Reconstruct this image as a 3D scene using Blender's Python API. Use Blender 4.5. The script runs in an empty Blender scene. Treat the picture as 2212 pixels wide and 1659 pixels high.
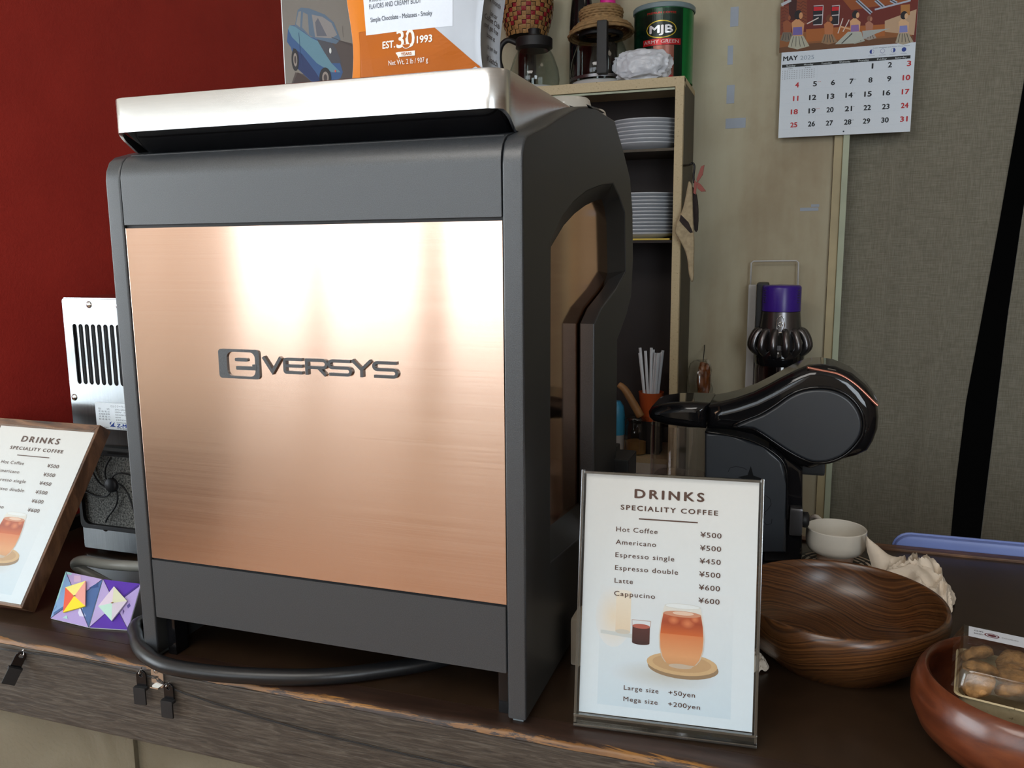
import bpy, bmesh, math, random
from mathutils import Vector, Matrix, noise as mnoise
random.seed(7)
PI = math.pi
S = bpy.context.scene
COL = S.collection

# ------------------------------------------------------------------ camera
F = 1808.41
CAM = Vector((0.41376, -0.64, 0.4096))
RW = Matrix(((0.94691757, 0.04255314, -0.3186477),
             (0.32134638, -0.15348640, 0.93444017),
             (-0.00914472, -0.98723409, -0.15901326)))
cd = bpy.data.cameras.new('camera')
cam = bpy.data.objects.new('camera', cd)
COL.objects.link(cam)
cd.sensor_width = 36.0
cd.lens = 36.0 * F / 2212.0
cd.clip_start = 0.01
m4 = Matrix(((RW[0][0], -RW[0][1], -RW[0][2], CAM.x),
             (RW[1][0], -RW[1][1], -RW[1][2], CAM.y),
             (RW[2][0], -RW[2][1], -RW[2][2], CAM.z),
             (0, 0, 0, 1)))
cam.matrix_world = m4
S.camera = cam

def W(px, py, ax, val):
    """survey helper: the point where the sight line of a photo pixel meets the plane axis=val"""
    d = RW @ Vector((px - 1106.0, py - 829.5, F))
    t = (val - CAM[ax]) / d[ax]
    return CAM + d * t

# ------------------------------------------------------------------ world, lights, exposure
wd = bpy.data.worlds.new('world')
S.world = wd
wd.use_nodes = True
bg = wd.node_tree.nodes['Background']
bg.inputs[0].default_value = (0.62, 0.78, 1.0, 1)
bg.inputs[1].default_value = 1.0

def area(name, loc, sx, sy, energy, color, rot):
    l = bpy.data.lights.new(name, 'AREA')
    l.shape = 'RECTANGLE'; l.size = sx; l.size_y = sy
    l.energy = energy; l.color = color
    o = bpy.data.objects.new(name, l)
    o.location = loc; o.rotation_euler = rot
    COL.objects.link(o)
    return o
# daylight in the two windows of the wall behind the photographer
area('window_daylight', (-1.62, -3.16, 0.82), 3.3, 1.52, 56, (0.86, 0.94, 1.0), (PI/2, 0, 0))
area('window_daylight', (1.85, -3.16, 0.82), 1.0, 1.52, 34, (0.86, 0.94, 1.0), (PI/2, 0, 0))
area('window_daylight', (-3.60, -1.75, 0.56), 2.5, 2.04, 125, (0.86, 0.94, 1.0), (PI/2, 0, -PI/2))  # fill from an unseen side window, added to brighten the room
area('ceiling_panel_light', (-0.3, -1.7, 1.77), 1.2, 1.2, 26, (1.0, 0.96, 0.9), (0, 0, 0))  # ceiling fill added out of view to lift the room
# ceiling lamp of the kitchen side
area('ceiling_lamp_light', (0.9, 0.55, 1.72), 0.3, 0.3, 0.5, (1.0, 0.86, 0.68), (0, 0, 0))

S.view_settings.view_transform = 'Standard'
S.view_settings.look = 'None'
S.view_settings.gamma = 1.0
S.view_settings.use_curve_mapping = False
S.view_settings.exposure = 0.18

# ------------------------------------------------------------------ materials
def s2l(c):
    c = c / 255.0
    return c / 12.92 if c <= 0.04045 else ((c + 0.055) / 1.055) ** 2.4
def rgb(r, g, b): return (s2l(r), s2l(g), s2l(b), 1.0)

class NM:
    def __init__(s, name):
        s.m = bpy.data.materials.new(name); s.m.use_nodes = True
        s.t = s.m.node_tree; s.b = s.t.nodes['Principled BSDF']
    def n(s, typ, **kw):
        x = s.t.nodes.new(typ)
        for k, v in kw.items(): setattr(x, k, v)
        return x
    def l(s, a, b): s.t.links.new(a, b)
    def coord(s, scale=(1, 1, 1), kind='Object'):
        tc = s.n('ShaderNodeTexCoord'); mp = s.n('ShaderNodeMapping')
        mp.inputs['Scale'].default_value = scale
        s.l(tc.outputs[kind], mp.inputs[0]); return mp.outputs[0]
    def noise(s, vec, scale, detail=3, rough=0.5, dist=0):
        x = s.n('ShaderNodeTexNoise')
        x.inputs['Scale'].default_value = scale; x.inputs['Detail'].default_value = detail
        x.inputs['Roughness'].default_value = rough; x.inputs['Distortion'].default_value = dist
        s.l(vec, x.inputs['Vector']); return x.outputs[0]
    def ramp(s, fac, stops):
        r = s.n('ShaderNodeValToRGB'); e = r.color_ramp.elements
        e[0].position, e[0].color = stops[0]; e[1].position, e[1].color = stops[-1]
        for p, c in stops[1:-1]:
            q = e.new(p); q.color = c
        s.l(fac, r.inputs[0]); return r.outputs[0]
    def bump(s, h, strength, dist=0.001):
        b = s.n('ShaderNodeBump'); b.inputs['Strength'].default_value = strength
        b.inputs['Distance'].default_value = dist
        s.l(h, b.inputs['Height']); s.l(b.outputs[0], s.b.inputs['Normal']); return b
    def setp(s, **kw):
        for k, v in kw.items(): s.b.inputs[k.replace('_', ' ')].default_value = v

def simple(name, c, rough=0.5, metal=0.0, nscale=0, nstr=0.0, var=0.0, spec=0.5, coat=0.0, trans=0.0, ior=1.45, bumpd=0.001):
    N = NM(name)
    N.setp(Base_Color=c, Roughness=rough, Metallic=metal, IOR=ior)
    N.b.inputs['Specular IOR Level'].default_value = spec
    N.b.inputs['Coat Weight'].default_value = coat
    N.b.inputs['Transmission Weight'].default_value = trans
    v = N.coord()
    nz = N.noise(v, nscale or 30, 3)
    if var > 0 or True:
        k = max(var, 0.04)
        lo = tuple(x * (1 - k) for x in c[:3]) + (1,); hi = tuple(min(1, x * (1 + k)) for x in c[:3]) + (1,)
        N.l(N.ramp(nz, [(0.3, lo), (0.7, hi)]), N.b.inputs['Base Color'])
    if nstr > 0: N.bump(nz, nstr, bumpd)
    return N.m

M = {}
# copper sheet, grain runs level
def brushed(name, lo, hi, rough, aniso, grain=(3, 3, 900), rot=0.0, tang=(1, 0, 0)):
    N = NM(name)
    N.setp(Metallic=1.0, Roughness=rough)
    v = N.coord(grain)
    nz = N.noise(v, 1.0, 4, 0.7)
    N.l(N.ramp(nz, [(0.3, lo), (0.72, hi)]), N.b.inputs['Base Color'])
    r = N.n('ShaderNodeMapRange'); r.inputs['To Min'].default_value = rough * 0.82; r.inputs['To Max'].default_value = rough * 1.2
    N.l(nz, r.inputs[0]); N.l(r.outputs[0], N.b.inputs['Roughness'])
    N.b.inputs['Anisotropic'].default_value = aniso
    N.b.inputs['Anisotropic Rotation'].default_value = rot
    tv = N.n('ShaderNodeCombineXYZ')
    for i in range(3): tv.inputs[i].default_value = tang[i]
    N.l(tv.outputs[0], N.b.inputs['Tangent'])
    N.bump(nz, 0.05, 0.0002)
    return N.m
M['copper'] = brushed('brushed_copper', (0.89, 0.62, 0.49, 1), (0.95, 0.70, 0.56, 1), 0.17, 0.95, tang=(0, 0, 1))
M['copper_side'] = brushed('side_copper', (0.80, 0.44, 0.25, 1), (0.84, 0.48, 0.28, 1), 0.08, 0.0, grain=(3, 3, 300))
M['aluminium'] = brushed('satin_aluminium', (0.86, 0.88, 0.9, 1), (0.93, 0.94, 0.95, 1), 0.24, 0.0, grain=(40, 40, 900), tang=(0, 0, 1))
M['steel'] = brushed('brushed_steel', (0.36, 0.39, 0.41, 1), (0.46, 0.49, 0.51, 1), 0.20, 0.7, grain=(700, 8, 8), tang=(1, 0, 0))
M['screw'] = simple('screw_steel', (0.75, 0.76, 0.76, 1), 0.18, 1.0)
M['chrome'] = simple('chrome', (0.8, 0.8, 0.8, 1), 0.08, 1.0)

def powder(name, c, rough, spec, sp):
    N = NM(name)
    N.setp(Roughness=rough); N.b.inputs['Specular IOR Level'].default_value = spec
    v = N.coord()
    nz = N.noise(v, 1500, 2, 0.6)
    lo = tuple(x * (1 - sp) for x in c[:3]) + (1,); hi = tuple(x * (1 + sp) for x in c[:3]) + (1,)
    N.l(N.ramp(nz, [(0.35, lo), (0.7, hi)]), N.b.inputs['Base Color'])
    N.bump(nz, 0.35, 0.0003)
    return N.m
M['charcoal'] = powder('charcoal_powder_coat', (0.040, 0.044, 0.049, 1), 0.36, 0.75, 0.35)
M['charcoal_side'] = powder('charcoal_side_cover', (0.028, 0.028, 0.027, 1), 0.42, 0.5, 0.2)  # darker copy of the coat: shade of the sides put into its colour
M['black_gloss'] = simple('gloss_black_plastic', (0.006, 0.006, 0.007, 1), 0.06, spec=0.5)
M['black_matte'] = simple('matte_black_plastic', (0.012, 0.012, 0.013, 1), 0.5)
M['black_rubber'] = simple('black_rubber', (0.010, 0.010, 0.011, 1), 0.34, nscale=200, nstr=0.1)
M['black_satin'] = simple('satin_blue_black_plastic', (0.018, 0.022, 0.028, 1), 0.38, spec=0.8)
M['foot'] = simple('foot_grey_plastic', rgb(120, 128, 132), 0.5)
M['grey_hose'] = simple('grey_hose_rubber', rgb(112, 112, 106), 0.35)
M['rose'] = simple('rose_copper_trim', (0.62, 0.25, 0.18, 1), 0.25, 0.8)

def redwall():
    N = NM('red_paint'); N.setp(Roughness=0.62)
    v = N.coord()
    a = N.noise(v, 9, 5, 0.6); 
    N.l(N.ramp(a, [(0.3, rgb(176, 46, 38)), (0.7, rgb(190, 53, 43))]), N.b.inputs['Base Color'])
    b = N.noise(v, 260, 4, 0.7); N.bump(b, 0.45, 0.0015)
    return N.m
M['red'] = redwall()

def beige():
    N = NM('aged_cream_paint'); N.setp(Roughness=0.6)
    v = N.coord()
    a = N.noise(v, 2.2, 6, 0.62, 0.4)
    c = N.ramp(a, [(0.28, rgb(160, 148, 120)), (0.5, rgb(182, 176, 150)), (0.75, rgb(194, 192, 168))])
    st = N.coord((5.0, 5.0, 0.7)); b = N.noise(st, 1.2, 5, 0.6)
    mx = N.n('ShaderNodeMix', data_type='RGBA', blend_type='MULTIPLY')
    mx.inputs[0].default_value = 0.55
    N.l(c, mx.inputs[6]); N.l(N.ramp(b, [(0.3, rgb(200, 172, 150)), (0.6, (1, 1, 1, 1))]), mx.inputs[7])
    N.l(mx.outputs[2], N.b.inputs['Base Color'])
    N.bump(N.noise(v, 60, 3), 0.1, 0.001)
    return N.m
M['beige'] = beige()
M['jamb'] = simple('jamb_pale_green_paint', rgb(172, 180, 156), 0.5, nscale=14, var=0.08)
M['frame_paint'] = simple('frame_cream_paint', rgb(178, 164, 128), 0.5, nscale=12, var=0.12)
M['plaster'] = simple('dining_plaster', rgb(205, 196, 180), 0.8, nscale=5, var=0.05)
M['brown_panel'] = simple('brown_wall_panel', rgb(112, 92, 74), 0.6, nscale=3, var=0.1)  # unseen right wall, darkened in colour so sides facing it stay dim
M['ceiling'] = simple('ceiling_white', rgb(206, 200, 190), 0.9)
M['floor'] = simple('floor_board', rgb(140, 104, 74), 0.45, nscale=4, var=0.2)
M['dark'] = simple('dark_passage', rgb(26, 23, 21), 0.9)
M['tape'] = simple('old_blue_tape', rgb(160, 170, 184), 0.6)

def cabinet_mat():
    N = NM('cabinet_speckled_cream'); N.setp(Roughness=0.5)
    v = N.coord(); a = N.noise(v, 260, 2, 0.6)
    N.l(N.ramp(a, [(0.28, rgb(120, 100, 70)), (0.33, rgb(190, 172, 134)), (0.8, rgb(202, 184, 146))]), N.b.inputs['Base Color'])
    return N.m
M['cabinet'] = cabinet_mat()
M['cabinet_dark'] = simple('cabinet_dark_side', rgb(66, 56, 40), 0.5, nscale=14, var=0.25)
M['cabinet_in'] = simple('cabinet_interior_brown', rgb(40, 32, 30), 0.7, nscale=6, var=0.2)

def linen():
    N = NM('linen_curtain'); N.setp(Roughness=0.9)
    a = N.noise(N.coord((900, 900, 40)), 1, 2, 0.5); b = N.noise(N.coord((40, 40, 1000)), 1, 2, 0.5)
    ad = N.n('ShaderNodeMath', operation='ADD'); N.l(a, ad.inputs[0]); N.l(b, ad.inputs[1])
    N.l(N.ramp(ad.outputs[0], [(0.35, rgb(112, 108, 94)), (0.62, rgb(136, 132, 118))]), N.b.inputs['Base Color'])
    e = N.t.nodes[-1]
    mr = N.n('ShaderNodeMath', operation='MULTIPLY'); mr.inputs[1].default_value = 0.5
    N.l(ad.outputs[0], mr.inputs[0])
    for l in list(N.t.links):
        if l.to_node.type == 'VALTORGB': fr = l.to_node
    N.l(mr.outputs[0], fr.inputs[0])
    fr.color_ramp.elements[0].position = 0.40; fr.color_ramp.elements[1].position = 0.60
    N.bump(mr.outputs[0], 0.3, 0.001)
    return N.m
M['linen'] = linen()

def wood(name, dark, mid, light, sc=(2, 26, 26), rough=0.4, ns=1.0, bump=0.2, dist=1.2, coat=0.0, spec=0.5):
    N = NM(name); N.setp(Roughness=rough); N.b.inputs['Coat Weight'].default_value = coat
    N.b.inputs['Coat Roughness'].default_value = 0.15; N.b.inputs['Specular IOR Level'].default_value = spec
    a = N.noise(N.coord(sc), ns, 6, 0.65, dist)
    N.l(N.ramp(a, [(0.28, dark), (0.5, mid), (0.75, light)]), N.b.inputs['Base Color'])
    N.bump(a, bump, 0.001)
    return N.m
M['laminate'] = simple('worktop_brown_laminate', rgb(50, 36, 25), 0.32, nscale=40, var=0.12, nstr=0.06)
M['apron'] = wood('weathered_dark_wood', rgb(36, 30, 26), rgb(64, 56, 48), rgb(98, 90, 80), sc=(26, 330, 330), rough=0.5, bump=0.5)
M['walnut_frame'] = wood('walnut_frame_wood', rgb(40, 24, 14), rgb(98, 66, 42), rgb(142, 102, 70), sc=(8, 60, 60), rough=0.45, bump=0.4, dist=2)
M['walnut_frame_v'] = wood('walnut_frame_wood_upright', rgb(40, 24, 14), rgb(92, 62, 40), rgb(132, 94, 64), sc=(60, 30, 8), rough=0.45, bump=0.4, dist=2)

def nosing():
    N = NM('worn_wood_edge'); N.setp(Roughness=0.42)
    a = N.noise(N.coord((5, 60, 60)), 1, 5, 0.65, 1.0)
    base = N.ramp(a, [(0.3, rgb(36, 24, 18)), (0.7, rgb(62, 42, 32))])
    # varnish rubbed off along the arris: y/z position of the board edge
    tc = N.n('ShaderNodeTexCoord'); sp = N.n('ShaderNodeSeparateXYZ'); N.l(tc.outputs['Object'], sp.inputs[0])
    sub = N.n('ShaderNodeMath', operation='ADD'); N.l(sp.outputs[1], sub.inputs[0]); sub.inputs[1].default_value = 0.012
    ab = N.n('ShaderNodeMath', operation='ABSOLUTE'); N.l(sub.outputs[0], ab.inputs[0])
    w = N.noise(N.coord((9, 90, 90)), 1, 6, 0.75, 0.6)
    mul = N.n('ShaderNodeMath', operation='MULTIPLY_ADD'); N.l(w, mul.inputs[0]); mul.inputs[1].default_value = 0.026; mul.inputs[2].default_value = -0.0109
    lt = N.n('ShaderNodeMath', operation='SUBTRACT'); N.l(mul.outputs[0], lt.inputs[0]); N.l(ab.outputs[0], lt.inputs[1])
    k = N.n('ShaderNodeMath', operation='MULTIPLY', use_clamp=True); N.l(lt.outputs[0], k.inputs[0]); k.inputs[1].default_value = 900
    mx = N.n('ShaderNodeMix', data_type='RGBA'); N.l(k.outputs[0], mx.inputs[0]); N.l(base, mx.inputs[6])
    N.l(N.ramp(a, [(0.3, rgb(98, 62, 26)), (0.7, rgb(158, 110, 52))]), mx.inputs[7])
    N.l(mx.outputs[2], N.b.inputs['Base Color']); N.bump(a, 0.3, 0.001)
    return N.m
M['nosing'] = nosing()

def bowlwood():
    N = NM('figured_bowl_wood'); N.setp(Roughness=0.34); N.b.inputs['Coat Weight'].default_value = 0.25
    N.b.inputs['Coat Roughness'].default_value = 0.25
    v = N.coord((1, 1, 1.6))
    tc = N.n('ShaderNodeTexCoord'); nz0 = N.n('ShaderNodeTexNoise'); nz0.inputs['Scale'].default_value = 9; nz0.inputs['Detail'].default_value = 2
    N.l(tc.outputs['Object'], nz0.inputs['Vector'])
    # growth rings: distance from two pith lines, warped by slow noise
    def dist(loc, sc):
        mp = N.n('ShaderNodeMapping'); mp.inputs['Location'].default_value = loc; mp.inputs['Scale'].default_value = sc
        N.l(tc.outputs['Object'], mp.inputs[0]); ln = N.n('ShaderNodeVectorMath', operation='LENGTH'); N.l(mp.outputs[0], ln.inputs[0]); return ln.outputs['Value']
    mn = N.n('ShaderNodeMath', operation='SMOOTH_MIN'); mn.inputs[2].default_value = 0.03
    N.l(dist((0.045, -0.010, 0.0), (1, 1.1, 1.5)), mn.inputs[0]); N.l(dist((-0.040, 0.045, 0.0), (1, 1.1, 1.5)), mn.inputs[1])
    ma = N.n('ShaderNodeMath', operation='MULTIPLY_ADD'); N.l(nz0.outputs[0], ma.inputs[0]); ma.inputs[1].default_value = 0.030; N.l(mn.outputs[0], ma.inputs[2])
    ms = N.n('ShaderNodeMath', operation='MULTIPLY'); N.l(ma.outputs[0], ms.inputs[0]); ms.inputs[1].default_value = 330
    n1 = N.n('ShaderNodeTexNoise', noise_dimensions='1D'); n1.inputs['Scale'].default_value = 1.0; n1.inputs['Detail'].default_value = 4; n1.inputs['Roughness'].default_value = 0.65
    N.l(ms.outputs[0], n1.inputs['W'])
    f = N.noise(N.coord((40, 40, 300)), 1, 4, 0.6)
    ad = N.n('ShaderNodeMath', operation='MULTIPLY_ADD'); N.l(f, ad.inputs[0]); ad.inputs[1].default_value = 0.2; N.l(n1.outputs[0], ad.inputs[2])
    N.l(N.ramp(ad.outputs[0], [(0.38, rgb(44, 25, 13)), (0.6, rgb(82, 50, 25)), (0.85, rgb(116, 74, 38))]), N.b.inputs['Base Color'])
    N.bump(ad.outputs[0], 0.08, 0.0006)
    return N.m
M['bowl'] = bowlwood()
M['redbowl'] = wood('reddish_bowl_wood', rgb(60, 27, 14), rgb(90, 43, 23), rgb(112, 58, 32), sc=(14, 14, 50), rough=0.3, bump=0.08, dist=1.5, coat=0.35)

M['porcelain'] = simple('glazed_white_porcelain', rgb(214, 208, 196), 0.12, spec=0.6)
M['porcelain_raw'] = simple('unglazed_foot_clay', rgb(178, 148, 128), 0.6)
M['plate'] = simple('white_plate_glaze', rgb(196, 200, 206), 0.2)
M['paper'] = simple('white_paper', rgb(226, 230, 233), 0.6)
M['tissue'] = simple('tissue_paper', rgb(222, 208, 190), 0.9, nscale=120, nstr=0.4)
M['white_plastic'] = simple('white_plastic', rgb(200, 200, 200), 0.35)
M['film'] = simple('white_film_wrap', rgb(205, 210, 218), 0.22, nscale=60, nstr=0.45, bumpd=0.004)
M['blue_tray'] = simple('periwinkle_plastic', rgb(112, 130, 190), 0.35)
M['purple'] = simple('purple_plastic', rgb(62, 34, 140), 0.3)
M['gunmetal'] = simple('gunmetal_plastic', (0.16, 0.155, 0.16, 1), 0.28, 0.9)
M['basket_tan'] = simple('rattan_tan', rgb(176, 138, 88), 0.6, nscale=90, var=0.15)
M['wicker'] = simple('wicker_straw', rgb(152, 122, 82), 0.7, nscale=120, var=0.25, nstr=0.5)
M['orange_cup'] = simple('orange_plastic', rgb(188, 84, 40), 0.4)
M['tanwood'] = simple('handle_tan_wood', rgb(160, 118, 74), 0.5, nscale=40, var=0.2)
M['pink'] = simple('pink_cap', rgb(226, 40, 150), 0.4)
M['cookie'] = simple('baked_cookie', rgb(168, 122, 72), 0.8, nscale=110, var=0.45, nstr=1.0, bumpd=0.004)
M['mitt'] = simple('quilted_cream_cloth', rgb(176, 160, 130), 0.9, nscale=140, var=0.15, nstr=0.6)
M['mitt_dark'] = simple('dark_mitt_cloth', rgb(52, 44, 44), 0.9, nscale=80, var=0.3)
M['ribbon'] = simple('dusty_red_ribbon', rgb(150, 76, 66), 0.5)
M['blue'] = simple('sky_blue_plastic', rgb(60, 150, 190), 0.35)
M['box_white'] = simple('box_white_card', rgb(196, 186, 170), 0.6)
M['syrup'] = simple('amber_wrap', rgb(120, 66, 28), 0.3, nscale=60, var=0.5, nstr=0.4)

def grillfoam():
    N = NM('grey_foam_filter'); N.setp(Roughness=0.85)
    v = N.coord(); a = N.noise(v, 420, 3, 0.7)
    N.l(N.ramp(a, [(0.36, rgb(46, 46, 44)), (0.62, rgb(150, 149, 142))]), N.b.inputs['Base Color']); N.bump(a, 1.0, 0.003)
    return N.m
M['foam'] = grillfoam()

def emboss():
    N = NM('embossed_cream_panel'); N.setp(Roughness=0.16)
    v = N.coord(); a = N.noise(v, 7, 2, 0.4, 1.2); b = N.noise(v, 210, 2, 0.5)
    N.l(N.ramp(a, [(0.3, rgb(100, 94, 78)), (0.7, rgb(118, 112, 96))]), N.b.inputs['Base Color'])
    ad = N.n('ShaderNodeMath', operation='MULTIPLY_ADD'); N.l(b, ad.inputs[0]); ad.inputs[1].default_value = 0.1; N.l(a, ad.inputs[2])
    N.bump(ad.outputs[0], 0.8, 0.01)
    return N.m
M['emboss'] = emboss()

def clear(name, tint=(1, 1, 1, 1), gloss=0.08, rough=0.02, ior=1.45, facing=True):
    """thin clear plastic or glass: see-through with a Fresnel sheen"""
    m = bpy.data.materials.new(name); m.use_nodes = True
    t = m.node_tree; t.nodes.clear()
    out = t.nodes.new('ShaderNodeOutputMaterial'); mix = t.nodes.new('ShaderNodeMixShader')
    tr = t.nodes.new('ShaderNodeBsdfTransparent'); tr.inputs[0].default_value = tint
    gl = t.nodes.new('ShaderNodeBsdfGlossy'); gl.inputs['Roughness'].default_value = rough
    fr = t.nodes.new('ShaderNodeFresnel')
    # a thin sheet: the ray leaves at the angle it came in, so the far side reflects like the near side
    ge = t.nodes.new('ShaderNodeNewGeometry'); mr = t.nodes.new('ShaderNodeMapRange')
    mr.inputs['To Min'].default_value = ior; mr.inputs['To Max'].default_value = 1.0 / ior
    t.links.new(ge.outputs['Backfacing'], mr.inputs[0]); t.links.new(mr.outputs[0], fr.inputs[0])
    ad = t.nodes.new('ShaderNodeMath'); ad.operation = 'ADD'; ad.inputs[1].default_value = gloss; ad.use_clamp = True
    t.links.new(fr.outputs[0], ad.inputs[0]); t.links.new(ad.outputs[0], mix.inputs[0])
    t.links.new(tr.outputs[0], mix.inputs[1]); t.links.new(gl.outputs[0], mix.inputs[2])
    t.links.new(mix.outputs[0], out.inputs[0])
    return m
M['acrylic'] = clear('clear_acrylic', (0.97, 0.98, 0.98, 1), 0.0)
M['acrylic_edge'] = clear('clear_acrylic_edge', (0.62, 0.66, 0.68, 1), 0.22, 0.12)
M['glass'] = clear('carafe_glass', (0.80, 0.84, 0.82, 1), 0.02)
M['smoke'] = clear('smoky_tank_plastic', (0.86, 0.82, 0.82, 1), 0.07, 0.05)
M['smoke_dark'] = clear('smoky_bin_plastic', (0.42, 0.36, 0.36, 1), 0.04, 0.08)
M['wrap'] = clear('clear_film_wrap', (0.93, 0.93, 0.92, 1), 0.06, 0.12)
M['pane'] = clear('window_glass', (0.95, 0.97, 0.97, 1), 0.0)

def sheer(name, transp, col):
    m = bpy.data.materials.new(name); m.use_nodes = True
    t = m.node_tree; t.nodes.clear()
    out = t.nodes.new('ShaderNodeOutputMaterial'); mix = t.nodes.new('ShaderNodeMixShader'); mix2 = t.nodes.new('ShaderNodeMixShader')
    tr = t.nodes.new('ShaderNodeBsdfTransparent'); tl = t.nodes.new('ShaderNodeBsdfTranslucent'); df = t.nodes.new('ShaderNodeBsdfDiffuse')
    tl.inputs[0].default_value = col; df.inputs[0].default_value = col
    # gathered cloth: the weave lies denser in some pleats than in others
    wv = t.nodes.new('ShaderNodeTexNoise'); wv.inputs['Scale'].default_value = 1.0; wv.inputs['Detail'].default_value = 4; wv.inputs['Roughness'].default_value = 0.7
    tcx = t.nodes.new('ShaderNodeTexCoord'); mpx = t.nodes.new('ShaderNodeMapping'); mpx.inputs['Scale'].default_value = (14, 0.2, 0.12)
    t.links.new(tcx.outputs['Object'], mpx.inputs[0]); t.links.new(mpx.outputs[0], wv.inputs['Vector'])
    mr = t.nodes.new('ShaderNodeMapRange'); mr.inputs['From Min'].default_value = 0.32; mr.inputs['From Max'].default_value = 0.68; mr.inputs['To Min'].default_value = max(0, 1 - transp * 1.8); mr.inputs['To Max'].default_value = 1 - transp * 0.2
    t.links.new(wv.outputs[0], mr.inputs[0]); t.links.new(mr.outputs[0], mix.inputs[0])
    mix2.inputs[0].default_value = 0.4
    t.links.new(tl.outputs[0], mix2.inputs[1]); t.links.new(df.outputs[0], mix2.inputs[2])
    t.links.new(tr.outputs[0], mix.inputs[1]); t.links.new(mix2.outputs[0], mix.inputs[2]); t.links.new(mix.outputs[0], out.inputs[0])
    return m
M['sheer'] = sheer('sheer_curtain', 0.5, (0.85, 0.83, 0.8, 1))
M['drape'] = sheer('cotton_drape', 0.06, (0.42, 0.34, 0.27, 1))

def printmat(name, rough=0.45, spec=0.4, metal=0.0):
    N = NM(name); N.setp(Roughness=rough, Metallic=metal); N.b.inputs['Specular IOR Level'].default_value = spec
    a = N.n('ShaderNodeVertexColor'); a.layer_name = 'ink'
    nz = N.noise(N.coord(), 400, 2)
    mx = N.n('ShaderNodeMix', data_type='RGBA', blend_type='MULTIPLY'); mx.inputs[0].default_value = 0.12
    N.l(a.outputs[0], mx.inputs[6]); N.l(N.ramp(nz, [(0.3, (0.8, 0.8, 0.8, 1)), (0.7, (1, 1, 1, 1))]), mx.inputs[7])
    N.l(mx.outputs[2], N.b.inputs['Base Color'])
    return N.m
M['ink'] = printmat('printed_paper', 0.5, 0.3)
M['ink_gloss'] = printmat('printed_film', 0.42, 0.2)
M['ink_foil'] = printmat('printed_metal', 0.22, 0.6, 0.35)

# ------------------------------------------------------------------ object helpers
def link(name, me, mat=None, parent=None):
    o = bpy.data.objects.new(name, me); COL.objects.link(o)
    if mat is not None:
        for mm in (mat if isinstance(mat, (list, tuple)) else [mat]): me.materials.append(mm)
    if parent is not None: o.parent = parent
    return o
def tag(o, label=None, cat=None, group=None, kind=None):
    if label: o['label'] = label
    if cat: o['category'] = cat
    if group: o['group'] = group
    if kind: o['kind'] = kind
    return o
def thing(name, label, cat, group=None, loc=(0, 0, 0)):
    o = bpy.data.objects.new(name, None); COL.objects.link(o); o.location = loc
    o.empty_display_size = 0.02
    return tag(o, label, cat, group)
def fromdata(name, vs, fs, mat, parent=None, smooth=False, loc=None):
    me = bpy.data.meshes.new(name); me.from_pydata([tuple(v) for v in vs], [], fs); me.validate(); me.update()
    if smooth:
        for p in me.polygons: p.use_smooth = True
    o = link(name, me, mat, parent)
    if loc is not None: o.location = loc
    return o
def bmobj(name, bm, mat, parent=None, smooth=False, angle=None):
    me = bpy.data.meshes.new(name)
    bmesh.ops.recalc_face_normals(bm, faces=bm.faces)
    bm.to_mesh(me); bm.free()
    if smooth:
        for p in me.polygons: p.use_smooth = True
        if angle:
            me.set_sharp_from_angle(angle=math.radians(angle))
    return link(name, me, mat, parent)
def add_box(bm, x0, x1, y0, y1, z0, z1, bev=0, seg=2):
    r = bmesh.ops.create_cube(bm, size=1)
    for v in r['verts']:
        v.co = Vector(((x0 + x1) / 2 + v.co.x * (x1 - x0), (y0 + y1) / 2 + v.co.y * (y1 - y0), (z0 + z1) / 2 + v.co.z * (z1 - z0)))
    if bev:
        es = set(e for v in r['verts'] for e in v.link_edges)
        bmesh.ops.bevel(bm, geom=list(es), offset=bev, segments=seg, profile=0.7, affect='EDGES')
def weighted(o):
    md = o.modifiers.new('even_shading', 'WEIGHTED_NORMAL'); md.keep_sharp = True; md.weight = 90
    return o
def box(name, x0, x1, y0, y1, z0, z1, mat, parent=None, bev=0, seg=2):
    bm = bmesh.new(); add_box(bm, x0, x1, y0, y1, z0, z1, bev, seg)
    o = bmobj(name, bm, mat, parent, smooth=bev > 0, angle=50)
    return weighted(o) if bev > 0 else o
def prism(name, pts, ax, a, b, mat, parent=None, bev=0, smooth=True):
    """polygon pts extruded along axis ax from a to b"""
    bm = bmesh.new()
    def P(p, v):
        if ax == 0: return (v, p[0], p[1])
        if ax == 1: return (p[0], v, p[1])
        return (p[0], p[1], v)
    A = [bm.verts.new(P(p, a)) for p in pts]; B = [bm.verts.new(P(p, b)) for p in pts]
    n = len(pts)
    bm.faces.new(A); bm.faces.new(list(reversed(B)))
    for i in range(n): bm.faces.new((A[i], A[(i + 1) % n], B[(i + 1) % n], B[i]))
    if bev:
        es = [e for e in bm.edges if (e.verts[0] in A and e.verts[1] in A) or (e.verts[0] in B and e.verts[1] in B)]
        bmesh.ops.bevel(bm, geom=es, offset=bev, segments=3, profile=0.6, affect='EDGES')
    return weighted(bmobj(name, bm, mat, parent, smooth=smooth, angle=35))
def lathe_data(prof, seg=48, c=(0, 0), z0=0.0, sx=1, sy=1):
    vs = []; fs = []
    n = len(prof)
    for i in range(seg):
        a = 2 * PI * i / seg
        for r, z in prof: vs.append((c[0] + r * math.cos(a) * sx, c[1] + r * math.sin(a) * sy, z0 + z))
    for i in range(seg):
        j = (i + 1) % seg
        for k in range(n - 1):
            fs.append((i * n + k, j * n + k, j * n + k + 1, i * n + k + 1))
    return vs, fs
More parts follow.
